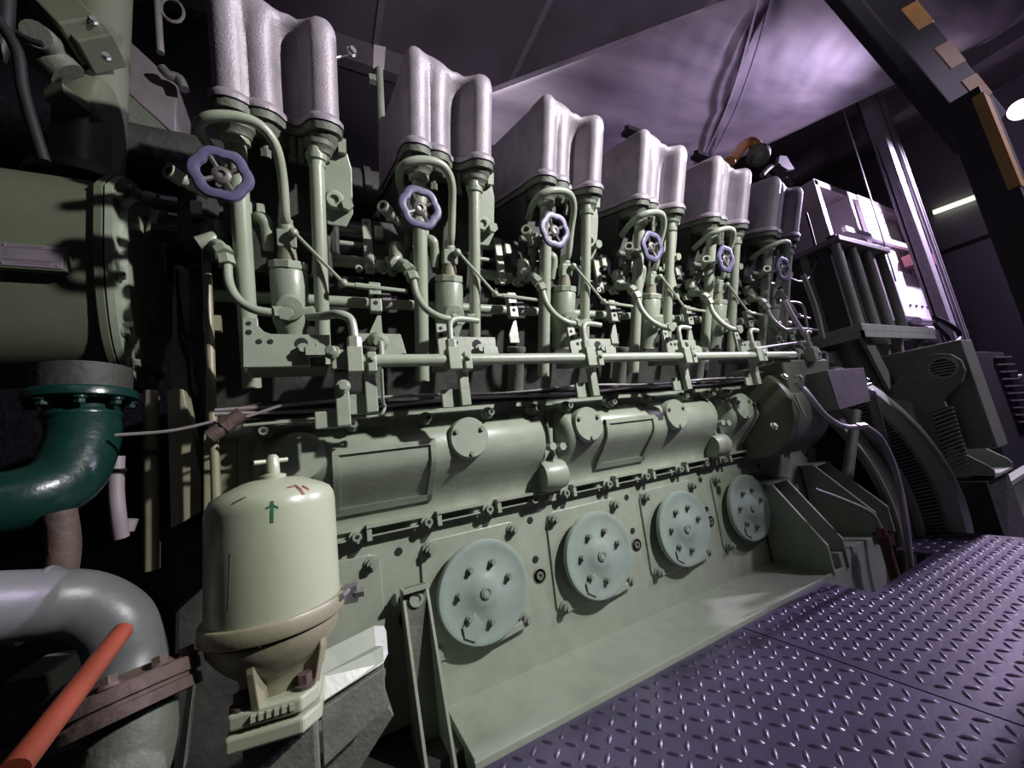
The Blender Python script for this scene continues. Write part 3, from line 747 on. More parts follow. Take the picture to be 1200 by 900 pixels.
m = MB(); m.box((xn0 - .006, yN + .012, zb - .005), (xn1 + .006, yN - .008, zt + .005)); m.build('backing', 'coolr', nt_, bevel=.004)
m = MB(); m.box((xn0, yN - .008, zb), (xn1, yN - .0105, zt)); m.build('plate', 'plate', nt_, bevel=.001)
m = MB()
Wd = xn1 - xn0
for k, (a, b, z) in enumerate([(.38, .68, .9), (.1, .9, .82), (.08, .16, .66), (.08, .15, .56), (.08, .17, .46), (.08, .9, .30), (.08, .82, .24), (.25, .55, .15), (.62, .78, .15)]):
    m.box((xn0 + Wd * a, yN - .011, zb + (zt - zb) * z - .0006), (xn0 + Wd * b, yN - .0104, zb + (zt - zb) * z + .0006))
m.build('engraving', 'mark', nt_)
m = MB()
for a, b in ((.08, .1), (.92, .1), (.08, .9), (.92, .9)): m.sphere((xn0 + Wd * a, yN - .0105, zb + (zt - zb) * b), .0028, 8)
m.build('rivet', 'steel', nt_)
# vertical duct on the drum
VY = 1.40
a = at(103, 210, Y=VY); m = MB()
vt = thing('vertical_duct', 'thick olive green vertical duct rising from the cooler drum, top left', 'duct', (a.x, VY, a.z))
m.cyl((a.x, VY, a.z - .05), (a.x, VY, a.z + 1.2), .078, seg=36); m.build('duct_pipe', 'coolr', vt)
m = MB(); m.lathe((a.x, VY, a.z - .05), (0, 0, 1), [(.125, 0), (.12, .03), (.085, .055), (.079, .06)], 32); m.build('duct_collar', 'coolr', vt)
m = MB(); c = at(88, 122, Y=VY - .09); m.hexn(c + V((-.03, -.03, 0)), c + V((.02, .05, 0)), .032); m.cyl(c + V((-.0, .03, 0)), c + V((.03, .08, 0)), .045); m.build('hex_plug', 'coolr', vt)
t = thing('actuator_box', 'tilted olive green actuator box with bolts at top left corner', 'actuator', at(85, 40, Y=1.22))
c = at(78, 22, Y=1.25); u = (at(120, 20, Y=1.25) - at(78, -25, Y=1.25)).normalized(); w = V((0, 1, 0)).cross(u).normalized()
m = MB(); m.obox(c, u * .075, w * .045, V((0, .06, 0))); m.build('housing', 'coolr', t, bevel=.005)
m = MB(); m.obox(at(110, 52, Y=1.27), u * .035, w * .045, V((0, .05, 0))); m.build('cover', 'coolr', t, bevel=.004)
m = MB()
for x, y in ((110, 26), (125, 68)): m.bolt(at(x, y, Y=1.2), (.2, -1, 0), .008, .012)
m.build('box_bolt', 'steel', t)
m = MB(); m.cyl(at(42, 40, Y=1.2), at(70, 60, Y=1.3), .03); m.cyl(at(48, 60, Y=1.28), at(80, 90, Y=1.3), .045); m.build('coupling', 'cast', t)
# grey switch box behind
m = MB(); pp = [at(146, 42, Y=1.75), at(208, 100, Y=1.75), at(205, 158, Y=1.75), at(146, 105, Y=1.75)]
m.prism(pp, (0, .2, 0)); t = m.build('switch_box', 'beam', bevel=.004); tag(t, 'grey metal box tilted behind the vertical duct, top left', 'box')
m = MB(); m.tube([at(190, 80, Y=1.7), at(198, 88, Y=1.7), at(210, 92, Y=1.7), at(216, 105, Y=1.7)], .018); m.build('conduit_elbow', 'steel', t)
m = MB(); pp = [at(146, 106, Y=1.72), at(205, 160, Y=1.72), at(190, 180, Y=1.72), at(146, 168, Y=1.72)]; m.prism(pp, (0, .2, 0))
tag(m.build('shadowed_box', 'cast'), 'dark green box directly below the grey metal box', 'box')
# thin pipes / elbow top left
m = MB(); m.tube([at(183, -20, Y=1.6), at(186, 30, Y=1.6), at(188, 62, Y=1.6)], .012); tag(m.build('thin_conduit', 'beam'), 'thin vertical conduit behind grey box at top left', 'conduit')
m = MB(); R_ = []
c = at(202, 12, Y=1.6)
for k in range(16):
    th = 2 * PI * k / 16; d = V((math.cos(th), 0, math.sin(th))); R_.append([c + V((d.x * .035, 0, d.z * .055)) + d * .006 * math.cos(q) + V((0, .006, 0)) * math.sin(q) for q in [2 * PI * j / 6 for j in range(6)]])
m.rings(R_, loop=True); tag(m.build('lifting_ring', 'beam'), 'small metal lifting ring at the top edge left of nearest rocker cover', 'ring')
for j, (pts, r, lb) in enumerate([([(-5, 20), (20, 60), (28, 110), (52, 190)], .010, 'black hose hanging at the far left edge'),
                   ([(8, -5), (5, 40), (-5, 70)], .014, 'short black hose in the top left corner'),
                   ([(0, 25), (30, 45), (50, 52)], .007, 'thin cable reaching the actuator box at top left')]):
    m = MB(); m.tube([at(x, y, Y=1.0 + .04 * j) for x, y in pts], r); tag(m.build('hose', 'rubber'), lb, 'hose')

# ================================================================== LEFT: TEAL ELBOW
TY = 1.12
c = at(98, 466, Y=TY)
tt = thing('teal_elbow', 'teal green flanged pipe elbow below the cooler drum', 'pipe', c)
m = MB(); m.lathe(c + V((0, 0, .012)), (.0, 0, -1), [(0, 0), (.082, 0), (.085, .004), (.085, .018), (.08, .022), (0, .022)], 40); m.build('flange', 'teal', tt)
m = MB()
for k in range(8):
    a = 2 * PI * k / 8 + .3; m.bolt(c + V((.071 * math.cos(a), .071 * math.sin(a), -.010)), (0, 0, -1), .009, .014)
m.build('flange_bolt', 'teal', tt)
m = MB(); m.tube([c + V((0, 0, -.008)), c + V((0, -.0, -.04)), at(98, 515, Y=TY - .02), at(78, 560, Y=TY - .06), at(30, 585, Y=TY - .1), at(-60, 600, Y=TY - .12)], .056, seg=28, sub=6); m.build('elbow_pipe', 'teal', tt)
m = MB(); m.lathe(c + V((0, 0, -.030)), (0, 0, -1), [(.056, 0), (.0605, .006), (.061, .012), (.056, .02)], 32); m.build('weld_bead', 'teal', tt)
m = MB(); m.lathe(c + V((0.0, 0.0, .012)), (0, 0, 1), [(.075, 0), (.075, .05)], 32); tag(m.build('drum_nozzle', 'deep'), 'short dark nozzle joining cooler drum to teal flange', 'pipe')

# ================================================================== LEFT: GREY ELBOW, ORANGE BAR
EYY = .80
gt = thing('grey_elbow', 'grey painted pipe elbow with weld seam and rusty flange at bottom left', 'pipe', at(150, 800, Y=EYY))
m = MB(); path = [at(-60, 718, Y=EYY - .06), at(0, 712, Y=EYY - .03), at(45, 708, Y=EYY), at(95, 708, Y=EYY + .02), at(135, 730, Y=EYY + .02), at(150, 770, Y=EYY + .02), at(152, 800, Y=EYY + .01)]
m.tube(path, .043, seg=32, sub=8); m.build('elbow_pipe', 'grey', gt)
m = MB(); a, b = at(42, 708, Y=EYY), at(48, 708, Y=EYY); 
R_ = []; u, w, d = frame(b - a)
for k in range(40):
    th = 2 * PI * k / 40; rd = u * math.cos(th) + w * math.sin(th); q0_ = a + rd * (.0445 + .0008 * math.sin(9 * th)); R_.append([q0_ + rd * .0035 * math.cos(q) + d * .0045 * math.sin(q) for q in [2 * PI * j / 6 for j in range(6)]])
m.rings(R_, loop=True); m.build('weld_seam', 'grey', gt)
fc = at(152, 800, Y=EYY + .01)
fd = (path[-1] - path[-2]).normalized()
m = MB(); m.lathe(fc, fd, [(.045, -.012), (.052, -.004), (.075, 0), (.078, .004), (.078, .018), (.074, .020), (.074, .024), (.078, .026), (.078, .040), (0, .042)], 36); m.build('rusty_flange', 'rust', gt)
m = MB(); u, w, d = frame(fd)
for k in range(8):
    a = 2 * PI * k / 8; p = fc + (u * math.cos(a) + w * math.sin(a)) * .065 - fd * .0; m.bolt(p, -fd, .010, .014)
m.build('flange_bolt', 'rust', gt)
m = MB(); m.tube([fc + fd * .04, fc + fd * .10 + V((-.01, 0, 0)), fc + fd * .2 + V((-.06, 0, 0))], .05, seg=24); tag(m.build('pump_casing', 'cast'), 'dim green casing under the rusty flange, bottom left corner', 'casing')
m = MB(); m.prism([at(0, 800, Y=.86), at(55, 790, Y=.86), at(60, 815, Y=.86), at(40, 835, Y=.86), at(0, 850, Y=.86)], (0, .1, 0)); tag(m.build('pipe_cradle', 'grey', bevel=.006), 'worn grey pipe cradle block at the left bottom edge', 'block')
m = MB(); m.tube([at(-10, 905, Y=.9), at(60, 868, Y=.9), at(120, 850, Y=.9), at(163, 848, Y=.9)], .02); m.prism([at(20, 880, Y=.92), at(165, 856, Y=.92), at(150, 905, Y=.92), at(20, 910, Y=.92)], (0, .05, 0))
tag(m.build('lower_casting', 'cast', bevel=.003), 'rough green casting with rounded ridge in bottom left corner', 'casting')
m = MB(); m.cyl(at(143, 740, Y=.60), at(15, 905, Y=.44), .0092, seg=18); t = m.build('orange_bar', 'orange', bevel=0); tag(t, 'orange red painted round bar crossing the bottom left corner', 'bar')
# small items left
m = MB(); m.tube([at(70, 600, Y=1.0), at(75, 640, Y=1.0), at(70, 680, Y=1.0)], .022); tag(m.build('short_pipe', 'rust'), 'short dull brown pipe stub above the grey elbow', 'pipe')
t = thing('ribbed_hose', 'pinkish ribbed hose hanging left of the cream filter', 'hose', at(136, 580, Y=1.15))
m = MB(); m.tube([at(137, 535, Y=1.15), at(136, 570, Y=1.15), at(138, 600, Y=1.15), at(142, 630, Y=1.16)], .0135, seg=14, sub=5); m.build('hose_body', 'pink', t)
m = MB(); a = at(137, 552, Y=1.15); m.cyl(a + V((0, 0, .004)), a - V((0, 0, .004)), .0155); m.tube([a, at(120, 550, Y=1.16), at(112, 552, Y=1.17)], .004); m.build('hose_clip', 'rubber', t)
m = MB(); m.cyl(at(153, 608, Y=1.2), at(148, 622, Y=1.2), .014); tag(m.build('pipe_plug', 'pink'), 'tiny pink pipe plug right of the ribbed hose', 'plug')
t = thing('vertical_pipe', 'pale vertical pipe with black clip between teal elbow and engine front', 'pipe', at(178, 660, Y=1.25))
m = MB(); m.tube([at(178, 458, Y=1.25), at(177, 520, Y=1.25), at(178, 600, Y=1.25), at(178, 668, Y=1.25)], .015, seg=14); m.build('pipe_run', 'tan', t)
m = MB(); a = at(177, 531, Y=1.25); m.cyl(a + V((0, 0, .006)), a - V((0, 0, .006)), .018); m.build('pipe_clip', 'rubber', t)
t = thing('slim_riser', 'slim tan vertical riser pipe left of the nearest pump', 'pipe', at(248, 560, Y=1.12))
m = MB(); m.tube([at(240, 262, Y=1.12), at(243, 330, Y=1.12), at(246, 400, Y=1.12), at(248, 470, Y=1.12), at(252, 545, Y=1.12), at(254, 630, Y=1.12)], .0095, seg=12); m.build('pipe_run', 'clamp', t)
m = MB(); a = at(241, 286, Y=1.12); m.hexn(a - V((0, 0, .012)), a + V((0, 0, .008)), .014); m.build('union', 'clamp', t)
m = MB(); a = at(247, 378, Y=1.13); m.box(a - V((.016, 0, .02)), a + V((.02, .02, .02))); m.build('bracket', 'tan', t)
# lit column plate with wires
t = thing('side_post', 'pale green flat post with looping black wires left of the slim riser', 'post', at(222, 470, Y=1.45))
m = MB(); m.prism([at(203, 312, Y=1.45), at(212, 310, Y=1.45), at(221, 318, Y=1.45), at(232, 420, Y=1.45), at(236, 470, Y=1.45), at(201, 470, Y=1.45)], (0, .06, 0)); m.build('post_plate', 'green', t)
m = MB(); pl = at(227, 343, Y=1.4); m.box(pl - V((.014, 0, .016)), pl + V((.014, .03, .016))); m.bolt(pl, (0, -1, 0), .006, .006); m.build('tab', 'pipe', t, bevel=.002)
for j, pts in enumerate([[(207, 315), (209, 350), (211, 395), (220, 425), (224, 460), (238, 475)], [(210, 350), (216, 392), (226, 395), (230, 440), (240, 470)], [(222, 330), (224, 360), (226, 400), (232, 445), (238, 465)], [(228, 360), (233, 392), (238, 410), (240, 450)]]):
    m = MB(); m.tube([at(x, y, Y=1.38) for x, y in pts], .0045, seg=6); m.build('wire', 'rubber', t)
m = MB(); pp = [at(195, 456, Y=1.2), at(215, 456, Y=1.2), at(236, 560, Y=1.2), at(236, 600, Y=1.2), at(200, 620, Y=1.2)]; m.prism(pp, (0, .06, 0))
tag(m.build('stained_plate', 'tan', bevel=.003), 'stained tan plate with brown drips left of the slim riser', 'plate')
# engine front tan panels
m = MB(); m.prism([at(238, 508, Y=1.17), at(279, 504, Y=1.17), at(281, 640, Y=1.17), at(238, 690, Y=1.17)], (0, .06, 0)); tag(m.build('front_panel', 'tan', bevel=.004), 'tan green front panel lit behind the cream filter', 'panel')
m = MB(); m.prism([at(283, 505, Y=1.17), at(300, 495, Y=1.17), at(308, 580, Y=1.17), at(284, 600, Y=1.17)], (0, .05, 0)); tag(m.build('end_strip', 'green', bevel=.003), 'narrow green end strip between tan panel and camshaft cover', 'panel')
# brown fitting with pipes
t = thing('copper_fitting', 'brown slanted pipe fitting with thin lines above the cream filter', 'pipe fitting', at(268, 497, Y=1.05))
m = MB(); m.cyl(at(246, 512, Y=1.05), at(284, 484, Y=1.05), .016, seg=16); m.hexn(at(262, 500, Y=1.05), at(270, 494, Y=1.05), .02); m.build('fitting_body', 'rust', t)
m = MB(); m.tube([at(268, 487, Y=1.08), at(290, 480, Y=1.08), at(330, 474, Y=1.08)], .011); m.build('branch_pipe', 'rust', t)
m = MB(); m.tube([at(135, 510, Y=1.05), at(200, 505, Y=1.05), at(250, 494, Y=1.05)], .0035, seg=6); m.tube([at(285, 490, Y=1.05), at(330, 475, Y=1.05)], .0035, seg=6); m.build('thin_line', 'cable', t)
m = MB(); m.tube([at(180, 238, Y=1.25), at(210, 243, Y=1.25), at(245, 240, Y=1.25), at(270, 246, Y=1.25)], .016); tag(m.build('dark_pipe', 'deep'), 'dark oily pipe right of the cooler cover below nearest handwheel', 'pipe')
m = MB(); m.tube([at(180, 272, Y=1.2), at(205, 276, Y=1.2), at(245, 288, Y=1.2), at(252, 292, Y=1.12)], .022); tag(m.build('rubber_hose', 'rubber'), 'thick black rubber hose joining slim riser union', 'hose')
m = MB(); m.tube([at(170, 232, Y=1.3), at(185, 236, Y=1.3)], .02); m.tube([at(188, 246, Y=1.3), at(180, 275, Y=1.3)], .018); tag(m.build('pipe_joint', 'green'), 'green pipe joint right of cooler end cover', 'pipe')
m = MB(); m.hexn(at(196, 198, Y=1.1), at(222, 203, Y=1.1), .018); m.tube([at(218, 210, Y=1.12), at(224, 226, Y=1.12), at(222, 238, Y=1.14)], .012)
m.prism([at(210, 236, Y=1.15), at(222, 228, Y=1.15), at(230, 238, Y=1.15)], (0, .04, 0)); tag(m.build('rusty_valve', 'rust'), 'small rusty valve left of the nearest violet handwheel', 'valve')
# pit below the filter
m = MB(); m.prism([at(205, 905, Y=1.0), at(222, 790, Y=1.0), at(228, 790, Y=1.0), at(214, 905, Y=1.0)], (0, .03, 0)); tag(m.build('pit_post', 'green'), 'narrow green upright bar at bottom, left of filter pedestal', 'bar')
m = MB(); m.prism([at(330, 905, Y=1.0), at(400, 870, Y=1.0), at(456, 828, Y=1.0), at(462, 838, Y=1.0), at(420, 905, Y=1.0)], (0, .12, 0)); tag(m.build('pit_ledge', 'cast', bevel=.003), 'sloping green ledge under the filter at bottom edge', 'ledge')

# ================================================================== BACKGROUND BEHIND THE BANK
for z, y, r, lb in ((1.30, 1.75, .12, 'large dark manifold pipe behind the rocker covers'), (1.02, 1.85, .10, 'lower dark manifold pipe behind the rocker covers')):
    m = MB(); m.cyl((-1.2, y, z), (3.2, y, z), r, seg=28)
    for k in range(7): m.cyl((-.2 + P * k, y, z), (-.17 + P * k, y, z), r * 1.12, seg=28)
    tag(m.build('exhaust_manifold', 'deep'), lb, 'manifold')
t = thing('bracket_post', 'small steel bracket post between first and second rocker covers', 'bracket', at(443, 120, Y=1.3))
m = MB(); a = at(444, 95, Y=1.35); m.cyl(at(447, 150, Y=1.35), at(444, 82, Y=1.35), .016); m.build('post_rod', 'cast', t)
m = MB(); m.prism([at(438, 52, Y=1.35), at(452, 55, Y=1.35), at(450, 82, Y=1.35), at(437, 80, Y=1.35)], (0, .03, 0)); m.build('post_plate', 'beam', t)
m = MB(); m.hexn(at(432, 92, Y=1.33), at(440, 94, Y=1.33), .02); m.build('post_nut', 'cast', t)
m = MB(); m.tube([at(386, 70, Y=1.3), at(400, 66, Y=1.3), at(410, 63, Y=1.3)], .006); m.bolt(at(411, 62, Y=1.28), (.5, -1, 0), .014, .02); tag(m.build('sensor_rod', 'steel'), 'thin steel rod with nut right of the nearest rocker cover', 'rod')
m = MB(); m.prism([(-2.2, 1.95, -.72), (-2.2, 1.95, 1.15), (-2.2, 2.0, 1.15), (-2.2, 2.0, -.72)], (4.65, 0, 0)); m.build('far_bank', 'deep', eng)
# things on tops of far covers
for j, (x, y) in enumerate([(740, 156), (820, 184)]):
    m = MB(); a = at(x, y, Y=1.3)
    m.box(a - V((.05, .03, .012)), a + V((.05, .03, .012)))
    for k in range(3): m.hexn(a + V((-.03 + .03 * k, 0, .012)), a + V((-.03 + .03 * k, 0, .035)), .012)
    tag(m.build('terminal_strip', 'rubber'), ['black terminal strip peeking over the fourth rocker cover', 'black terminal strip peeking between fourth and fifth rocker covers'][j], 'fitting')

# ================================================================== FAR END OF THE ENGINE
t = thing('gear_casing', 'dark rounded gear casing at the far end of the crankcase', 'casing', (1.95, 1.1, -.2))
m = MB(); m.lathe((1.86, 1.17, .02), (1, 0, 0), [(0, 0), (.19, 0), (.215, .012), (.22, .03), (.22, .32), (0, .32)], 48); m.build('casing_drum', 'coolr', t)
m = MB(); m.box((1.90, .96, .02), (2.3, 1.2, .24)); m.build('casing_box', 'coolr', t, bevel=.01)
m = MB(); m.cyl(at(931, 462, Y=.94), at(943, 488, Y=.94), .005); m.build('dip_stick', 'pipe', t)
m = MB()
for x, y in ((918, 442), (936, 443), (906, 500)): m.bolt(at(x, y, Y=.955), (0, -1, .5), .012, .014)
m.build('casing_bolt', 'pipe', t)
t = thing('junction_box', 'grey green metal junction box at far end above curved conduit', 'box', at(985, 470, Y=.92))
m = MB(); ff = [at(968, 434, Y=.88), at(1011, 431, Y=.88), at(1019, 470, Y=.88), at(983, 480, Y=.88)]
bk = [at(940, 447, Y=1.0) + V((0, .0, 0)), at(985, 436, Y=1.08), at(990, 470, Y=1.08), at(958, 500, Y=1.0)]
m.prism(ff, (-.02, .16, .0)); m.build('box_shell', 'dgreen', t, bevel=.003)
m = MB(); m.prism([p + V((0, -.004, 0)) for p in ff], (0, .004, 0)); m.build('box_lid', 'beam', t, bevel=.001)
m = MB(); m.cyl(at(1014, 452, Y=.9), at(1020, 450, Y=.9), .008)
for yy in (445, 462): m.bolt(at(1015, yy, Y=.9), (1, -.3, 0), .008, .01)
m.build('box_hinge', 'steel', t)
t = thing('curved_conduit', 'shiny grey conduit curving down from gear casing to the hose clip', 'conduit', at(980, 490, Y=.86))
m = MB(); m.tube([at(938, 452, Y=.9), at(948, 463, Y=.88), at(962, 481, Y=.87), at(975, 493, Y=.86), at(990, 500, Y=.86), at(1008, 500, Y=.86)], .0105, seg=12, sub=6); m.build('conduit_run', 'column', t)
m = MB(); m.hexn(at(932, 446, Y=.9), at(940, 455, Y=.9), .016); m.hexn(at(1003, 500, Y=.86), at(1013, 499, Y=.86), .016); m.build('gland', 'steel', t)
t = thing('drooping_hose', 'pale violet hose arching from conduit clip down to the deck hole', 'hose', at(1066, 668, Z=-.71))
m = MB(); m.tube([at(1012, 499, Y=.86), at(1030, 512, Y=.86), at(1045, 540, Y=.86), at(1055, 575, Y=.86), at(1061, 610, Y=.86), at(1065, 645, Y=.87), at(1067, 668, Y=.88), at(1068, 685, Y=.9)], .013, seg=14, sub=5); m.build('hose_body', 'pink', t)
t = thing('lamp_post_pipe', 'green leaning pipe with pale rounded cap right of junction box', 'pipe', at(1040, 530, Y=1.1))
m = MB(); m.tube([at(1021, 465, Y=.97), at(1029, 495, Y=.97), at(1040, 535, Y=.98), at(1047, 560, Y=1.0)], .022, seg=16); m.build('pipe_run', 'dgreen', t)
m = MB(); m.sphere(at(1020, 461, Y=.96), .024); m.build('round_cap', 'column', t)
m = MB(); m.cyl(at(1003, 482, Y=.98), at(993, 560, Y=1.0), .022, seg=18); tag(m.build('drain_column', 'dgreen'), 'dark green column pipe below the junction box', 'pipe')
m = MB(); m.prism([at(905, 585, Y=1.25), at(915, 540, Y=1.25), at(940, 520, Y=1.25), at(955, 525, Y=1.25), at(962, 575, Y=1.25)], (0, .03, 0)); tag(m.build('end_plate', 'filter'), 'small cream lit end plate left of the right gusset', 'plate')
# brown valve with its pipe
t = thing('brown_valve', 'red brown valve fed by a slanting pipe in the deck hole', 'valve', at(1037, 680, Z=-.75))
m = MB(); m.tube([at(955, 574, Y=.98), at(985, 585, Y=.95), at(1015, 598, Y=.92), at(1026, 608, Y=.91), at(1033, 622, Y=.9)], .0095, seg=10); m.build('feed_pipe', 'dgreen', t)
a = at(1036, 632, Y=.9)
m = MB(); m.cyl(a + V((0, 0, -.018)), a + V((0, 0, .0)), .036, seg=8, smooth=False); m.cyl(a + V((0, 0, .003)), a + V((0, 0, .02)), .036, seg=8, smooth=False); m.cyl(a + V((0, 0, .02)), a + V((0, 0, .05)), .018)
m.cyl(a + V((0, 0, -.25)), a + V((0, 0, -.018)), .02); m.build('valve_body', 'brown', t)
m = MB()
for k in range(6): m.bolt(a + V((.028 * math.cos(k), .028 * math.sin(k), .02)), (0, 0, 1), .007, .008)
m.build('valve_bolt', 'brown', t)

# ================================================================== GENERATOR
GY, GZ = 2.0, -.60
gt = thing('generator', 'large dark green generator with louvred guards and lifting lug at right', 'generator', (3.5, GY, -.9))
def arcp(x, r0, r1, th): return [(r0, x), (r1, x)]
def ring_x(m, prof, seg=96, a0=0.0, a1=2 * PI, g=None):
    """revolve (x, r) profile about the shaft axis"""
    R_ = []
    n = seg
    for k in range(n + (0 if abs(a1 - a0 - 2 * PI) < 1e-6 else 1)):
        a = a0 + (a1 - a0) * k / n
        R_.append([V((x, GY - r * math.cos(a), GZ + r * math.sin(a))) for x, r in prof])
    m.rings(R_, loop=abs(a1 - a0 - 2 * PI) < 1e-6, cap=True)
A0, A1 = -.5, 2.2
m = MB(); ring_x(m, [(2.64, .05), (2.64, .92), (2.74, .92), (2.74, .05)], a0=A0, a1=A1); m.build('flywheel', 'deep', gt)
m = MB(); ring_x(m, [(2.61, .45), (2.61, .84), (2.64, .84), (2.64, .45)], a0=A0, a1=A1); m.build('flywheel_face', 'rust', gt)
m = MB()
for k in range(26):
    a = -.3 + k * .08; c = V((2.605, GY - .76 * math.cos(a), GZ + .76 * math.sin(a))); m.hexn(c, c + V((-.015, 0, 0)), .016)
m.build('flywheel_bolt', 'brown', gt)
m = MB(); ring_x(m, [(2.56, .995), (2.56, 1.03), (2.66, 1.045), (2.66, .995)], a0=A0, a1=A1); m.build('inner_guard', 'dgreen', gt)
m = MB(); ring_x(m, [(2.545, 1.025), (2.545, 1.04), (2.56, 1.04), (2.56, 1.025)], a0=A0, a1=A1); m.build('guard_edge', 'green', gt)
m = MB(); ring_x(m, [(2.70, 1.035), (2.70, 1.07), (2.715, 1.072), (2.715, 1.035)], a0=A0, a1=A1); m.build('front_flange', 'green', gt)
m = MB(); ring_x(m, [(2.75, 1.05), (2.85, 1.10), (2.88, 1.10), (2.88, 1.05)], a0=A0, a1=A1); m.build('grille_backing', 'deep', gt)
m = MB()
for k in range(95):    # louvre slats of the conical grille
    a = -.35 + k * .0165
    d = V((0, -math.cos(a), math.sin(a))); tn = V((0, math.sin(a), math.cos(a)))
    m.obox(V((2.805, GY, GZ)) + d * 1.085, V((.055, 0, 0)) + d * .027, tn * .0032, d * .006)
m.build('louvre_ring', 'dgreen', gt)
m = MB(); ring_x(m, [(2.865, 1.10), (2.875, 1.135), (2.90, 1.165), (3.0, 1.165), (3.0, 1.10)], a0=A0, a1=A1); m.build('outer_band', 'green', gt)
m = MB(); ring_x(m, [(2.97, .1), (2.97, 1.12), (3.02, .97), (4.7, .95), (4.7, .1)], a0=A0, a1=A1); m.build('stator_body', 'dgreen', gt)
def gp(x, y, Y=1.0): return at(x, y, Y=Y)
def gx(x, y, X=3.3): return at(x, y, X=X)
# end plate standing across the shaft, with lifting eye
eye = gx(1105, 431); er = .052
out_ = [gx(1030, 478), gx(1040, 458), gx(1062, 436), gx(1078, 420), gx(1096, 414), gx(1114, 415), gx(1126, 422), gx(1131, 434), gx(1127, 448), gx(1112, 462), gx(1106, 470), gx(1122, 500), gx(1138, 548), gx(1138, 562), gx(1112, 562), gx(1085, 520)]
m = MB(); m.prism(out_, (.03, 0, 0)); pl_ = m.build('lug_plate', 'dgreen', gt, bevel=.004)
m = MB(); m.lathe(eye - V((.001, 0, 0)), (-1, 0, 0), [(er + .012, 0), (er + .012, .006), (er, .006), (er, 0)], 28); lr = m.build('lug_ring', 'green', gt)
m = MB(); m.lathe(eye - V((.0015, 0, 0)), (-1, 0, 0), [(er, .001), (0, .001)], 28); m.build('lug_opening', 'hole', lr)
m = MB()
for k in range(5):
    m.cut(); zz = -.034 + .017 * k; m.obox(eye + V((-.005, 0, zz)), (.002, 0, 0), (0, math.sqrt(er ** 2 - zz ** 2), 0), (0, 0, .0035))
m.build('grille_bar', 'green', lr)
# louvre panel on the end plate
X_ = 3.293
m = MB(); m.prism([gx(1091, 484, X_), gx(1117, 474, X_), gx(1137, 546, X_), gx(1113, 556, X_)], (.004, 0, 0)); lp = m.build('louvre_panel', 'deep', gt)
m = MB()
for k in range(15):
    f0 = (k + .5) / 15; p0_ = gx(1092 + 21 * f0, 484 + 72 * f0, X_ - .006); p1_ = gx(1116 + 20 * f0, 475 + 71 * f0, X_ - .006)
    m.cut(); m.obox((p0_ + p1_) / 2, (p1_ - p0_) / 2, (.006, 0, -.003), (0, 0, .0045))
m.build('louvre_slat', 'green', lp)
# outrigger foot reaching towards the walkway
m = MB()
fw = [gx(1111, 522), gx(1160, 546), gx(1166, 551), gx(1167, 560), gx(1111, 560)]
m.prism([p + V((-.01, 0, 0)) for p in fw], (.012, 0, 0)); m.cut()
rw = [V((3.62, p.y, p.z)) for p in fw]
m.prism(rw, (.012, 0, 0)); m.cut()
m.prism([fw[3] + V((-.01, 0, 0)), fw[4] + V((-.01, 0, 0)), V((3.63, fw[4].y, fw[4].z)), V((3.63, fw[3].y, fw[3].z))], (0, 0, .015)); m.cut()
m.build('outrigger_foot', 'green', gt, bevel=.002)
m = MB(); q = gx(1165, 562); m.box((3.25, q.y + .02, -1.0), (3.65, 1.3, q.z - .005)); m.build('pedestal', 'deep', gt)
m = MB(); m.lathe((3.5, 1.12, -.22), (.15, -1, 0), [(0, .0), (.30, .0), (.28, .08), (.2, .13), (0, .15)], 32); m.build('end_bell', 'green', gt)
m = MB(); a_ = gx(1080, 408, 3.4); b_ = gx(1132, 408, 3.4); m.box((3.36, b_.y, -.35), (3.55, 1.3, a_.z)); m.build('end_housing', 'dgreen', gt, bevel=.006)
m = MB(); m.box((2.6, 1.0, -1.15), (4.7, 2.6, -.95)); m.build('skid_base', 'deep', gt)
t = thing('green_cover_box', 'dark green folded sheet cover standing at the far edge of the deck', 'cover', gp(1185, 610, .85))
m = MB(); m.prism([gp(1164, 580, .85), gp(1215, 548, .85), gp(1215, 640, .85), gp(1178, 640, .85)], (0, .05, 0)); m.build('side_sheet', 'dgreen', t, bevel=.002)
m = MB(); m.prism([gp(1163, 578, .84), gp(1215, 545, .84), gp(1215, 551, .84), gp(1165, 584, .84)], (0, .06, 0)); m.build('top_fold', 'green', t, bevel=.001)

# dark slotted air box at right edge
t = thing('air_box', 'black air box with pale horizontal slots at the right edge', 'ventilation box', gp(1170, 480, .95))
m = MB(); m.prism([gp(1142, 412, .95), gp(1176, 413, .95), gp(1215, 545, .95), gp(1190, 560, .95), gp(1178, 540, .95)], (0, .12, 0)); m.build('box_shell', 'black', t, bevel=.003)
m = MB()
for k in range(10):
    x0_, y0_ = 1165 + 3.1 * k, 419 + 8.4 * k
    p0 = gp(x0_, y0_, .945); p1 = gp(x0_ + 20, y0_ - 1, .945); m.obox((p0 + p1) / 2, (p1 - p0) / 2, (0, .006, 0), (0, 0, .0045))
m.build('slot_blade', 'trim', t)
m = MB(); m.lathe(gp(1196, 445, .97), (0, -1, 0), [(.05, 0), (.05, .02), (.04, .02), (.04, 0)], 20); m.build('round_port', 'beam', t)

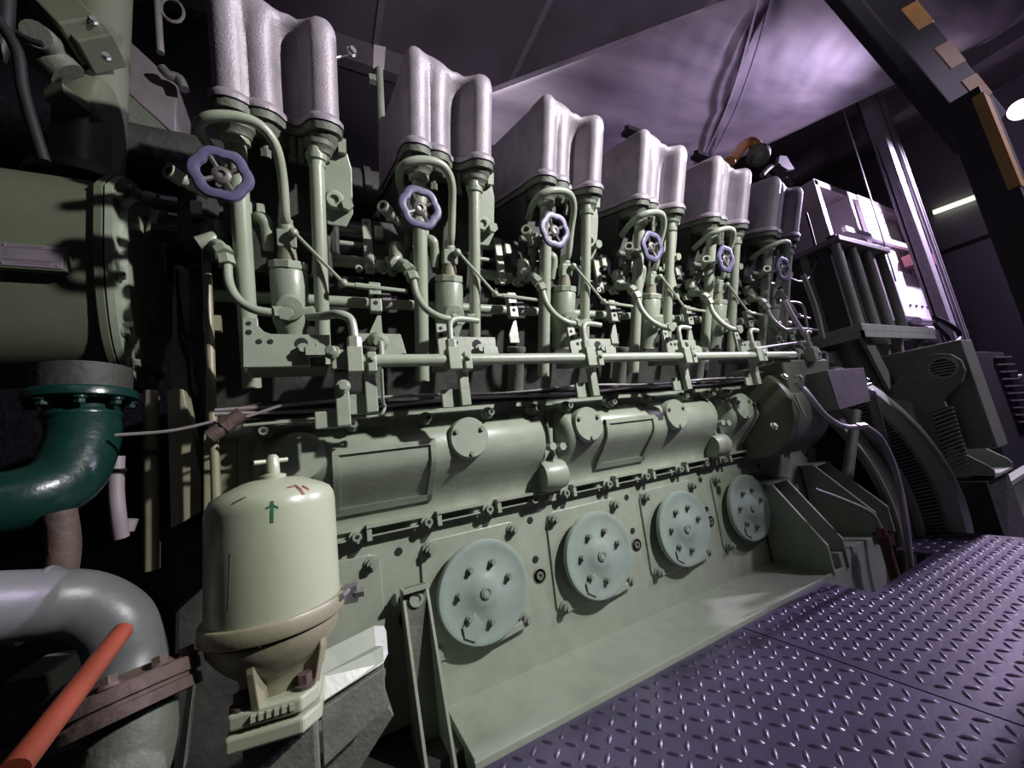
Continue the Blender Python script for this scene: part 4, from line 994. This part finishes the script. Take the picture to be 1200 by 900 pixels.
# filter house on table
t = thing('intake_house', 'dark ribbed intake housing on a green table above the generator', 'air intake', (3.8, 1.4, .45))
XL, XR, YF, YB, Z0, Z1 = 3.28, 4.05, 1.12, 1.75, .47, 1.12
m = MB(); m.box((XL + .03, YF + .08, Z0), (XR - .03, YB, Z1)); m.build('core_panel', 'deep', t)
m = MB(); m.box((XL - .02, YF - .02, Z1), (XR + .03, YB + .03, Z1 + .035)); m.build('top_plate', 'beam', t, bevel=.002)
for k in range(4):
    m = MB(); x = XL + .03 + k * .235; m.cyl((x, YF + .03, Z0), (x, YF + .03, Z1), .03, seg=14); m.build('corner_rod', 'dgreen', t)
for k in range(3):
    m = MB(); y = YF + .2 + k * .17; m.box((XL + .01, y, Z0), (XL + .03, y + .05, Z1)); m.build('side_rib', 'dgreen', t)
m = MB(); m.box((XL - .32, YF - .10, Z0 - .045), (XR + .05, YB + .2, Z0)); m.build('table_top', 'green', t, bevel=.003)
m = MB(); m.box((XL - .32, YF - .10, Z0 - .085), (XR + .05, YF - .085, Z0 - .045)); m.box((XL - .32, YF - .1, Z0 - .085), (XL - .305, YB, Z0 - .045)); m.build('table_lip', 'green', t)
m = MB()
m.prism([(XL - .25, YF - .06, Z0 - .05), (XL - .13, YF - .06, Z0 - .05), (XL + .2, YF - .02, -.05), (XL + .1, YF - .02, -.1)], (0, .02, 0))
m.prism([(XR - .05, YF - .06, Z0 - .05), (XR + .03, YF - .06, Z0 - .05), (XL + .2, YF - .02, -.02), (XL + .12, YF - .02, -.08)], (0, .03, 0))
m.prism([(XL + .3, YF - .07, Z0 - .05), (XL + .33, YF - .07, Z0 - .05), (XL + .34, YF - .03, .2), (XL + .31, YF - .03, .18)], (0, .05, 0))
m.box((XL - .1, YF + .15, -.3), (XR, YF + .2, Z0 - .05))
m.build('table_strut', 'dgreen', t)
m = MB(); m.cyl((XL - .12, YF + .06, Z0 - .05), (XL + .05, YF + .06, -.15), .07, seg=20); m.build('support_tube', 'dgreen', t)
for k, dx in enumerate((.15, .4, .62)):
    m = MB(); c = V((XL + dx, YF + .08, Z1 + .03)); m.cyl(c, c + V((0, 0, .05)), .06, .045, seg=16); m.cyl(c + V((0, 0, .05)), c + V((0, 0, .075)), .03)
    m.build('vent_knob', 'deep', t)
# white vertical frame pieces behind the last head
t = thing('white_duct_end', 'white painted curved duct end between last head and junction box', 'duct', gp(970, 410, 1.3))
m = MB(); m.prism([gp(946, 402, 1.3), gp(984, 404, 1.3), gp(992, 410, 1.3), gp(998, 440, 1.3), gp(960, 440, 1.3)], (0, .12, 0)); m.build('duct_shell', 'cab', t, bevel=.006)
m = MB(); m.prism([gp(974, 412, 1.25), gp(984, 411, 1.25), gp(998, 432, 1.25), gp(980, 432, 1.25)], (0, .03, 0)); m.build('pale_flap', 'panel', t)
m = MB(); m.tube([gp(957, 414, 1.2), gp(966, 414, 1.2), gp(968, 420, 1.2), gp(968, 436, 1.2)], .014); m.build('bent_tube', 'pipe', t)
# misc pipes at last cylinder
for j, (pts, r, mm, lb) in enumerate([
    ([(920, 352), (930, 372), (945, 396)], .011, 'cab', 'pale slanted rod right of the last pushrod tube'),
    ([(925, 354), (936, 355), (942, 362), (947, 390), (948, 400)], .006, 'cable', 'thin bent tube at the last cylinder'),
    ([(941, 322), (950, 345), (958, 370), (964, 398)], .014, 'dgreen', 'dark leaning pipe beside the intake housing'),
    ([(888, 408), (930, 402), (944, 401), (950, 408)], .006, 'column', 'thin conduit above the far end of supply pipe'),
    ([(920, 386), (940, 385), (958, 387)], .006, 'cable', 'short horizontal tube right of the last pump')]):
    m = MB(); m.tube([at(x, y, Y=.98) for x, y in pts], r, seg=8); tag(m.build('small_pipe', mm), lb, 'pipe')
for j, (x, y, w_, h_) in enumerate([(924, 412, 12, 10), (935, 424, 14, 14), (908, 400, 8, 8), (918, 432, 10, 12)]):
    m = MB(); c = at(x, y, Y=1.02); s_ = .0022
    m.box(c - V((w_ * s_, .02, h_ * s_)), c + V((w_ * s_, .02, h_ * s_))); m.bolt(c + V((0, -.02, .01)), (0, -1, 0), .011, .012); m.bolt(c + V((.012, -.02, -.01)), (0, -1, 0), .009, .012)
    tag(m.build('control_block', 'cast', bevel=.003), ['small control block above supply pipe end', 'largest control block at supply pipe end', 'highest small control block near last pump', 'lowest control block at supply pipe end'][j], 'control block')
m = MB(); pts = [at(945, 250, Y=1.3), at(952, 275, Y=1.3), at(957, 300, Y=1.28), at(950, 322, Y=1.2), at(938, 330, Y=1.15), at(925, 326, Y=1.1)]
m.tube(pts, .008); tag(m.build('cable', 'rubber'), 'black cable hanging between last rocker cover and white cabinet', 'cable')

# ================================================================== WHITE CABINET
CY = 1.75
CXL, CXR = 2.86 * CY, 4.5 * CY
ct = thing('control_cabinet', 'tall open white control cabinet with recessed panels behind the generator', 'cabinet', (6, CY + .3, -.7))
zt, zb = 1.42 * CY, .35 * CY
m = MB(); m.box((CXL, CY, zb), (CXL + .08, CY + .7, zt)); m.box((CXL, CY, zt - .07), (CXR, CY + .7, zt)); m.box((CXL, CY + .62, zb), (CXR, CY + .7, zt)); m.box((CXR - .08, CY, zb), (CXR, CY + .7, zt)); m.build('cabinet_frame', 'cab', ct, bevel=.004)
def cx(k): return k * CY
m = MB(); m.box((CXL + .08, CY + .28, .9 * CY), (cx(3.4), CY + .32, zt - .07)); m.build('recessed_panel', 'panel', ct)
m = MB(); m.box((cx(3.27), CY, .5 * CY), (cx(3.33), CY + .3, zt - .07)); m.box((cx(3.33), CY + .08, .5 * CY), (cx(3.42), CY + .3, zt - .07)); m.build('divider', 'cab', ct)
m = MB(); m.box((cx(3.42), CY - .01, .5 * CY), (cx(3.76), CY + .03, zt - .0)); md = m.build('middle_panel', 'panel', ct)
m = MB()
for z in (1.33, 1.25, 1.15, 1.05):
    for x in (3.45, 3.73): m.sphere((cx(x), CY - .012, z * CY), .012, 6)
m.build('panel_screw', 'mark', md)
m = MB(); m.box((cx(3.76), CY + .1, .7 * CY), (cx(4.2), CY + .14, zt - .07)); m.build('right_bay', 'cab', ct)
m = MB(); m.box((cx(3.0), CY - .06, 1.06 * CY), (cx(4.1), CY - .02, 1.095 * CY)); m.build('cross_rail', 'panel', ct)
m = MB()
for x, z in ((2.99, 1.2), (3.0, 1.17), (3.2, 1.17)): m.box((cx(x) - .03, CY + .27, z * CY - .008), (cx(x) + .03, CY + .28, z * CY + .008))
m.build('slot_mark', 'mark', ct)
m = MB(); m.box((cx(3.5), CY - .05, .52 * CY), (cx(4.1), CY - .01, .85 * CY)); lp = m.build('lower_panel', 'panel', ct)
m = MB()
for k in range(5): m.sphere((cx(3.62 + .1 * k), CY - .055, .60 * CY), .018, 6)
m.build('panel_screw', 'mark', lp)
m = MB(); m.box((cx(3.75), CY - .22, .89 * CY), (cx(4.08), CY - .05, .97 * CY)); tag(m.build('red_box', 'red', bevel=.004), 'dull red box mounted low on the white cabinet', 'box')
m = MB(); m.cyl((cx(3.5), CY - .12, .47 * CY), (cx(4.3), CY - .12, .47 * CY), .045)
m.cyl((cx(3.5), CY - .15, .40 * CY), (cx(4.3), CY - .15, .40 * CY), .05); m.build('lower_pipe', 'column', ct)
m = MB()
for k in range(7):
    m.tube([(cx(3.55), CY - .2, (.36 - .03 * k) * CY), (cx(3.8), CY - .22, (.33 - .03 * k + .02 * (k % 2)) * CY), (cx(4.2), CY - .2, (.37 - .03 * k) * CY)], .022, seg=8)
tag(m.build('cable_bundle', 'cable'), 'bundle of pale cables below the white cabinet', 'cable bundle')
m = MB(); m.box((CXL, CY, -.7), (CXR, CY + .7, zb)); m.build('plinth', 'beam', ct)
# suspension wires
m = MB(); m.tube([at(986, 122, Y=1.45), at(1022, 238, Y=1.45), at(1050, 330, Y=1.45)], .007, seg=6); tag(m.build('hanging_rod', 'steel'), 'thin hanging rod in front of the white cabinet', 'rod')
m = MB(); m.tube([at(1003, 117, Y=1.5), at(1012, 145, Y=1.5), at(1032, 200, Y=1.5)], .005, seg=6); tag(m.build('hanging_wire', 'rubber'), 'thin dark wire just left of the steel column', 'wire')

# ================================================================== STEEL COLUMN
KY = 1.36
t = thing('steel_column', 'grey steel channel column rising behind the generator with conduits', 'column', (4.3 * KY, KY, -.7))
xa, xb = 4.05 * (KY + .12), 4.52 * KY
m = MB(); m.box((xa, KY, -.7), (xa + .02, KY + .12, 4.0)); m.box((xa, KY, -.7), (xa + .16, KY + .02, 4.0)); m.box((xb - .02, KY, -.7), (xb, KY + .12, 4.0)); m.box((xb - .16, KY, -.7), (xb, KY + .02, 4.0)); m.box((xa, KY + .08, -.7), (xb, KY + .1, 4.0)); m.build('channel', 'column', t, bevel=.003)
for j, (dx, r) in enumerate([(.24, .016), (.28, .012), (.32, .018)]):
    m = MB(); m.cyl((xa + dx, KY - .01, -.1), (xa + dx, KY - .01, 4.0), r, seg=10); m.build('conduit', 'trim', t)
m = MB(); m.tube([at(1095, 372, Y=1.2), at(1108, 378, Y=1.2), at(1122, 388, Y=1.2), at(1124, 398, Y=1.2), at(1112, 406, Y=1.2)], .02); m.tube([at(1095, 380, Y=1.2), at(1108, 392, Y=1.2), at(1112, 402, Y=1.2), at(1100, 408, Y=1.2)], .016); m.build('cable_loop', 'rubber', t)

# ================================================================== HAZARD BEAM AND BLACK COLUMN
def proj(p):
    c = EX * p.x + EY * p.y + EZ * p.z; return 600 + FP * c.x / c.z, 450 + FP * c.y / c.z
def rayd(px, py, depth):
    c = V((px - 600, py - 450, FP)); d = V((EX.dot(c), EY.dot(c), EZ.dot(c))); return d * (depth / FP)
A = rayd(957, -75, 2.0); Bp = rayd(1150, 157, 2.15)
bt = thing('hazard_beam', 'black overhead beam with yellow hazard bands crossing the top right', 'beam', (A + Bp) / 2)
d = (Bp - A); L_ = d.length; d.normalize()
u = rayd(1200, -90, 2.0) - rayd(1120, -40, 2.0); u = (u - d * u.dot(d)).normalized(); w = d.cross(u)
m = MB(); seg_ = [A + d * 0, A + d * L_]
prof = [(.15, .01), (.115, .05), (-.09, .05), (-.125, .01), (-.125, -.05), (.15, -.05)]
prof = [(x, y) for x, y in prof]
m.rings([[q + u * x + w * y for x, y in prof] for q in seg_], smooth=False); m.build('beam_box', 'black', bt, bevel=.006)
def beam_band(px, py, hw):
    # band wrapped over the outer edge of the beam, where that edge passes the given pixel
    s = min((L_ * k / 400 for k in range(-100, 401)), key=lambda q: (proj(A + d * q + u * .15)[0] - px) ** 2 + (proj(A + d * q + u * .15)[1] - py) ** 2)
    pr = [(.152, -.05), (.152, .012), (.116, .053), (.03, .053)]
    m = MB(); sk = lambda x: -.35 * (.15 - x)
    R_ = [[A + d * (s + dd + sk(x)) + u * x + w * y for x, y in pr] + [A + d * (s + dd + sk(x)) + u * (x - .01) + w * (y - .01) for x, y in reversed(pr)] for dd in (-hw, hw)]
    m.rings(R_, smooth=False); m.build('yellow_band', 'yellow', bt)
for px, py in ((1044, -26), (1080, 18), (1118, 62), (1150, 98)): beam_band(px, py, .072)
# column
XC = 2.98
yl = at(1120, 173, X=XC).y; yr = at(1172, 160, X=XC).y
bc = thing('black_column', 'black painted steel column with yellow edge stripe at the right edge', 'column', (XC, (yl + yr) / 2, -.7))
m = MB(); m.box((XC, yr, -.7), (XC + .22, yl, at(1140, 104, X=XC).z)); m.build('column_box', 'black', bc, bevel=.006)
m = MB(); m.box((XC - .004, yr - .004, at(1188, 205, X=XC).z - .06), (XC + .1, yr + .035, at(1148, 110, X=XC).z)); m.build('yellow_stripe', 'yellow', bc)

# ================================================================== INCLINED DUCT
p0 = at(905, 165, Y=1.6); Dv = V((.871, -.3228, .3703)).normalized(); p1 = at(600, 100, Y=1.45)
sec = p1 - p0; sec = sec - Dv * sec.dot(Dv); sw = sec.length; sn = sec.normalized(); up = Dv.cross(sn).normalized()
if up.z < 0: up = -up
dt = thing('inclined_duct', 'wide galvanised exhaust duct slanting overhead above the rocker covers', 'duct', p0)
m = MB(); R_ = []
crown = .07
for s in (-3.2, 4.5):
    c = p0 + Dv * s; r = []
    r += [c, c + sn * .02 - up * .015, c + sn * sw * .25 - up * crown * .7, c + sn * sw * .5 - up * crown, c + sn * sw * .75 - up * crown * .7, c + sn * (sw - .02) - up * .01, c + sn * sw]
    r += [c + sn * sw + up * .05, c + up * .05]
    R_.append(r)
m.rings(R_); dk = m.build('duct_shell', 'duct', dt)
m = MB(); c = [p0 + Dv * s for s in (-3.2, 4.5)]
m.rings([[q - sn * .02 + up * .0, q + sn * .012 - up * .012, q + sn * .012 + up * .01, q - sn * .02 + up * .02] for q in c], smooth=False); m.build('edge_flange', 'steel', dt)
# strap across
s0 = .0
best = min(range(-30, 30), key=lambda k: (proj(p0 + Dv * (k * .1) + sn * sw * .5 - up * crown)[0] - 850) ** 2)
for off in (0, .12):
    s0 = best * .1 + off; m = MB(); q = p0 + Dv * s0
    cs = [q - up * .004, q + sn * sw * .25 - up * (crown * .7 + .008), q + sn * sw * .5 - up * (crown + .012), q + sn * sw * .75 - up * (crown * .7 + .010), q + sn * sw - up * .004]
    m.rings([[c_ - Dv * .012, c_ + Dv * .012, c_ + Dv * .012 - up * .008, c_ - Dv * .012 - up * .008] for c_ in smooth_path(cs, 4)], smooth=False); m.build('strap', 'duct', dt)
# orange lagged bend and flange above fifth cover
t = thing('copper_bend', 'shiny orange pipe bend on dark flange above the fifth rocker cover', 'pipe', at(885, 192, Y=1.5))
m = MB(); m.tube([at(855, 190, Y=1.5), at(864, 180, Y=1.5), at(872, 170, Y=1.5), at(880, 167, Y=1.48), at(887, 172, Y=1.46), at(889, 182, Y=1.46)], .042, seg=20); m.build('bend', 'copper', t)
m = MB(); a = at(889, 180, Y=1.46); b = at(886, 192, Y=1.46); dd = (b - a).normalized(); m.lathe(a, dd, [(0, 0), (.085, 0), (.085, .02), (.075, .024), (.085, .028), (.085, .05), (.05, .06), (.03, .1), (0, .1)], 28); m.build('flange', 'cast', t)
t = thing('valve_gear', 'small dark valve gear with plate above the last rocker cover', 'valve', at(915, 200, Y=1.5))
m = MB(); m.prism([at(914, 182, Y=1.5), at(922, 183, Y=1.5), at(931, 198, Y=1.5), at(924, 199, Y=1.5), at(912, 192, Y=1.5)], (0, .03, 0)); m.build('plate', 'beam', t)
m = MB()
for x, y in ((912, 193), (917, 200), (900, 205), (925, 208)): m.hexn(at(x, y, Y=1.45), at(x + 2, y + 8, Y=1.45), .018)
m.tube([at(893, 205, Y=1.47), at(905, 196, Y=1.47), at(920, 210, Y=1.47)], .02); m.build('gear', 'cast', t)

# ================================================================== ROOM SHELL
CZ = 4.0
m = MB(); m.box((-4, -3, CZ), (9.2, 5.2, CZ + .1)); m.build('ceiling', 'ceil', kind='structure')
ys = 3.1
for k, x in enumerate([at(590, 105, Z=CZ).x, at(809, 30, Z=CZ).x, at(443, 20, Z=CZ).x]):
    m = MB(); m.box((x - .02, -3, CZ - .06), (x + .03, ys, CZ)); m.build('trim_%d' % (k + 1), 'trim', kind='structure')
yb = 4.0 / 1.281
m = MB(); m.box((-4, yb, CZ - .26), (9.1, yb + .1, CZ - .0)); m.build('trim_4', 'beam', kind='structure')
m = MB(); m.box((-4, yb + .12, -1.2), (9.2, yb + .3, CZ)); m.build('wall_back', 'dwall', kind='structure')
WX = 8.6
m = MB(); m.box((WX, -3, -1.2), (WX + .15, 5.2, CZ)); m.build('wall_right', 'wall', kind='structure')
m = MB(); s0_ = at(1127, 288, X=WX); m.box((WX - .02, -1, s0_.z - .03), (WX, 5.0, s0_.z + .03)); m.build('trim_5', 'black', kind='structure')
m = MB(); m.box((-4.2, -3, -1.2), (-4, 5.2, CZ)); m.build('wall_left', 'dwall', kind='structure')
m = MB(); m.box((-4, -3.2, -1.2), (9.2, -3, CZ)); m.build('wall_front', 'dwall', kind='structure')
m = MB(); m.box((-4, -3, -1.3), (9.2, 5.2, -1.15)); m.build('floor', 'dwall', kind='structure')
# ceiling beams in the dark right bay
m = MB(); a = at(1160, 165, X=7.8); m.box((7.0, -3, CZ - .35), (7.25, yb, CZ)); m.build('trim_6', 'beam', kind='structure')

# deck plates ---------------------------------------------------------------------
def deck(name, outline_, label):
    m = MB(); zt_ = -.705
    m.prism([(x, y, zt_ - .012) for x, y in outline_], (0, 0, .012))
    # raised teardrop lugs, alternately turned
    def inside(x, y):
        c = False; n = len(outline_)
        for i in range(n):
            xa_, ya_ = outline_[i]; xb__, yb__ = outline_[(i + 1) % n]
            if (ya_ > y) != (yb__ > y) and x < (xb__ - xa_) * (y - ya_) / (yb__ - ya_) + xa_: c = not c
        return c
    st = .041
    xs = [p[0] for p in outline_]; ys_ = [p[1] for p in outline_]
    i0, i1 = int(min(xs) / st) - 1, int(max(xs) / st) + 1; j0, j1 = int(min(ys_) / st) - 1, int(max(ys_) / st) + 1
    for i in range(i0, i1):
        for j in range(j0, j1):
            x, y = (i + .5) * st, (j + .5) * st
            if not (inside(x - .02, y - .02) and inside(x + .02, y + .02) and inside(x - .02, y + .02) and inside(x + .02, y - .02)): continue
            a = PI / 4 if (i + j) % 2 else -PI / 4
            a += -.12
            ca, sa = math.cos(a), math.sin(a); L1, w1, h1 = .0185, .006, .0042
            base = []; top = []
            for k in range(8):
                th = 2 * PI * k / 8; px_, py_ = L1 * math.cos(th), w1 * math.sin(th)
                base.append((x + ca * px_ - sa * py_, y + sa * px_ + ca * py_, zt_)); px_ *= .6; py_ *= .45
                top.append((x + ca * px_ - sa * py_, y + sa * px_ + ca * py_, zt_ + h1))
            o = len(m.v)
            m.add(base + top, [(k, (k + 1) % 8, 8 + (k + 1) % 8, 8 + k) for k in range(8)] + [tuple(range(8, 16))], True)
    o = m.build(name, 'deck', kind='structure', weld=False)
    o['label'] = label
    return o
SX = 1.285
deck('floor', [(.31, -.6), (SX - .003, -.6), (SX - .003, .992), (.31, .992)], 'near violet black checker plate')
deck('floor', [(SX + .003, -.6), (2.86, -.6), (2.86, .96), (2.43, .96), (2.43, .83), (1.84, .83), (1.84, .992), (SX + .003, .992)], 'far violet black checker plate')

# ================================================================== LAMPS (fixtures, then lights with added fills)
def area(name, loc, target, size, power, col, spread=PI):
    l = bpy.data.lights.new(name, 'AREA'); l.shape = 'DISK'; l.size = size; l.energy = power; l.color = col; l.spread = spread
    o = bpy.data.objects.new(name, l); C.objects.link(o); o.location = V(loc) + V((0, 0, H))
    o.rotation_euler = (V(target) - V(loc)).to_track_quat('-Z', 'Y').to_euler(); return o
LP = at(1197, 128, Y=.6)
lt = thing('flood_lamp', 'bright violet white floodlight at the right edge beside black column', 'lamp', LP)
ld = (V((.5, .7, -.2)) - LP).normalized()
m = MB(); m.lathe(LP + ld * .0, -ld, [(.11, 0), (.12, .01), (.10, .08), (.05, .12), (0, .12)], 24); m.build('lamp_housing', 'black', lt)
m = MB(); m.lathe(LP + ld * .004, ld, [(.105, 0), (.09, .006), (0, .01)], 24); m.build('lamp_lens', 'lens', lt)
# ceiling tube on the far wall
a, b = at(1094, 249, X=WX - .08), at(1146, 230, X=WX - .08)
tl = thing('tube_lamp', 'slim fluorescent tube lamp on the far wall', 'lamp', (a + b) / 2)
m = MB(); m.cyl(a, b, .035, seg=12); m.build('tube', 'tube', tl)
m = MB(); m.cyl(a - (b - a) * .03, a, .05); m.cyl(b, b + (b - a) * .03, .05); m.build('end_cap', 'beam', tl)
a = at(1190, 38, Z=CZ - .15); m = MB(); m.lathe(a, (0, 0, -1), [(0, -.1), (.3, -.06), (.32, 0), (.28, .03), (0, .05)], 28); tag(m.build('ceiling_lamp', 'trim'), 'unlit round ceiling lamp in the top right corner', 'lamp')

# work light over the walkway: the main light on the engine side
def spot(name, loc, target, power, col, cone, blend=.5, r=.05):
    l = bpy.data.lights.new(name, 'SPOT'); l.energy = power; l.color = col; l.spot_size = math.radians(cone); l.spot_blend = blend; l.shadow_soft_size = r
    o = bpy.data.objects.new(name, l); C.objects.link(o); o.location = V(loc) + V((0, 0, H))
    o.rotation_euler = (V(target) - V(loc)).to_track_quat('-Z', 'Y').to_euler(); return o
spot('flood_light', LP + ld * .04, (4.4, 1.3, .2), 2100, (.82, .66, 1), 84, .6, .10)
spot('work_light', (1.95, -.80, 1.55), (.66, 1.1, .76), 540, (1, .95, .98), 80, .9, .05)
spot('side_fill', (-.75, -.5, 1.9), (.9, 1.1, 1.15), 16, (1, .84, .93), 50, .8, .08)  # added fill for the rocker covers' left faces, no fixture there
spot('deck_fill', (4.0, -1.3, 2.4), (2.7, .4, -.1), 330, (.84, .72, 1), 70, .8, .2)  # added violet fill for deck, generator and far heads, not a known lamp
spot('ceiling_fill', (.9, -2.3, 1.3), (2.2, .6, 4.0), 480, (.93, .80, .97), 74, .6, .35)  # unseen upward light added to brighten the ceiling and duct
area('ceiling_bounce', (-.2, -1.6, 2.8), (.2, 1.4, .6), 1.2, 3, (.95, .9, 1))

w = bpy.data.worlds.new('world'); bpy.context.scene.world = w; w.use_nodes = True
w.node_tree.nodes['Background'].inputs[0].default_value = (.55, .48, .62, 1); w.node_tree.nodes['Background'].inputs[1].default_value = .02

vs = bpy.context.scene.view_settings
vs.view_transform = 'Standard'; vs.look = 'None'; vs.exposure = 0; vs.gamma = 1; vs.use_curve_mapping = False
for o in bpy.data.objects:
    if '_o' in o: del o['_o']
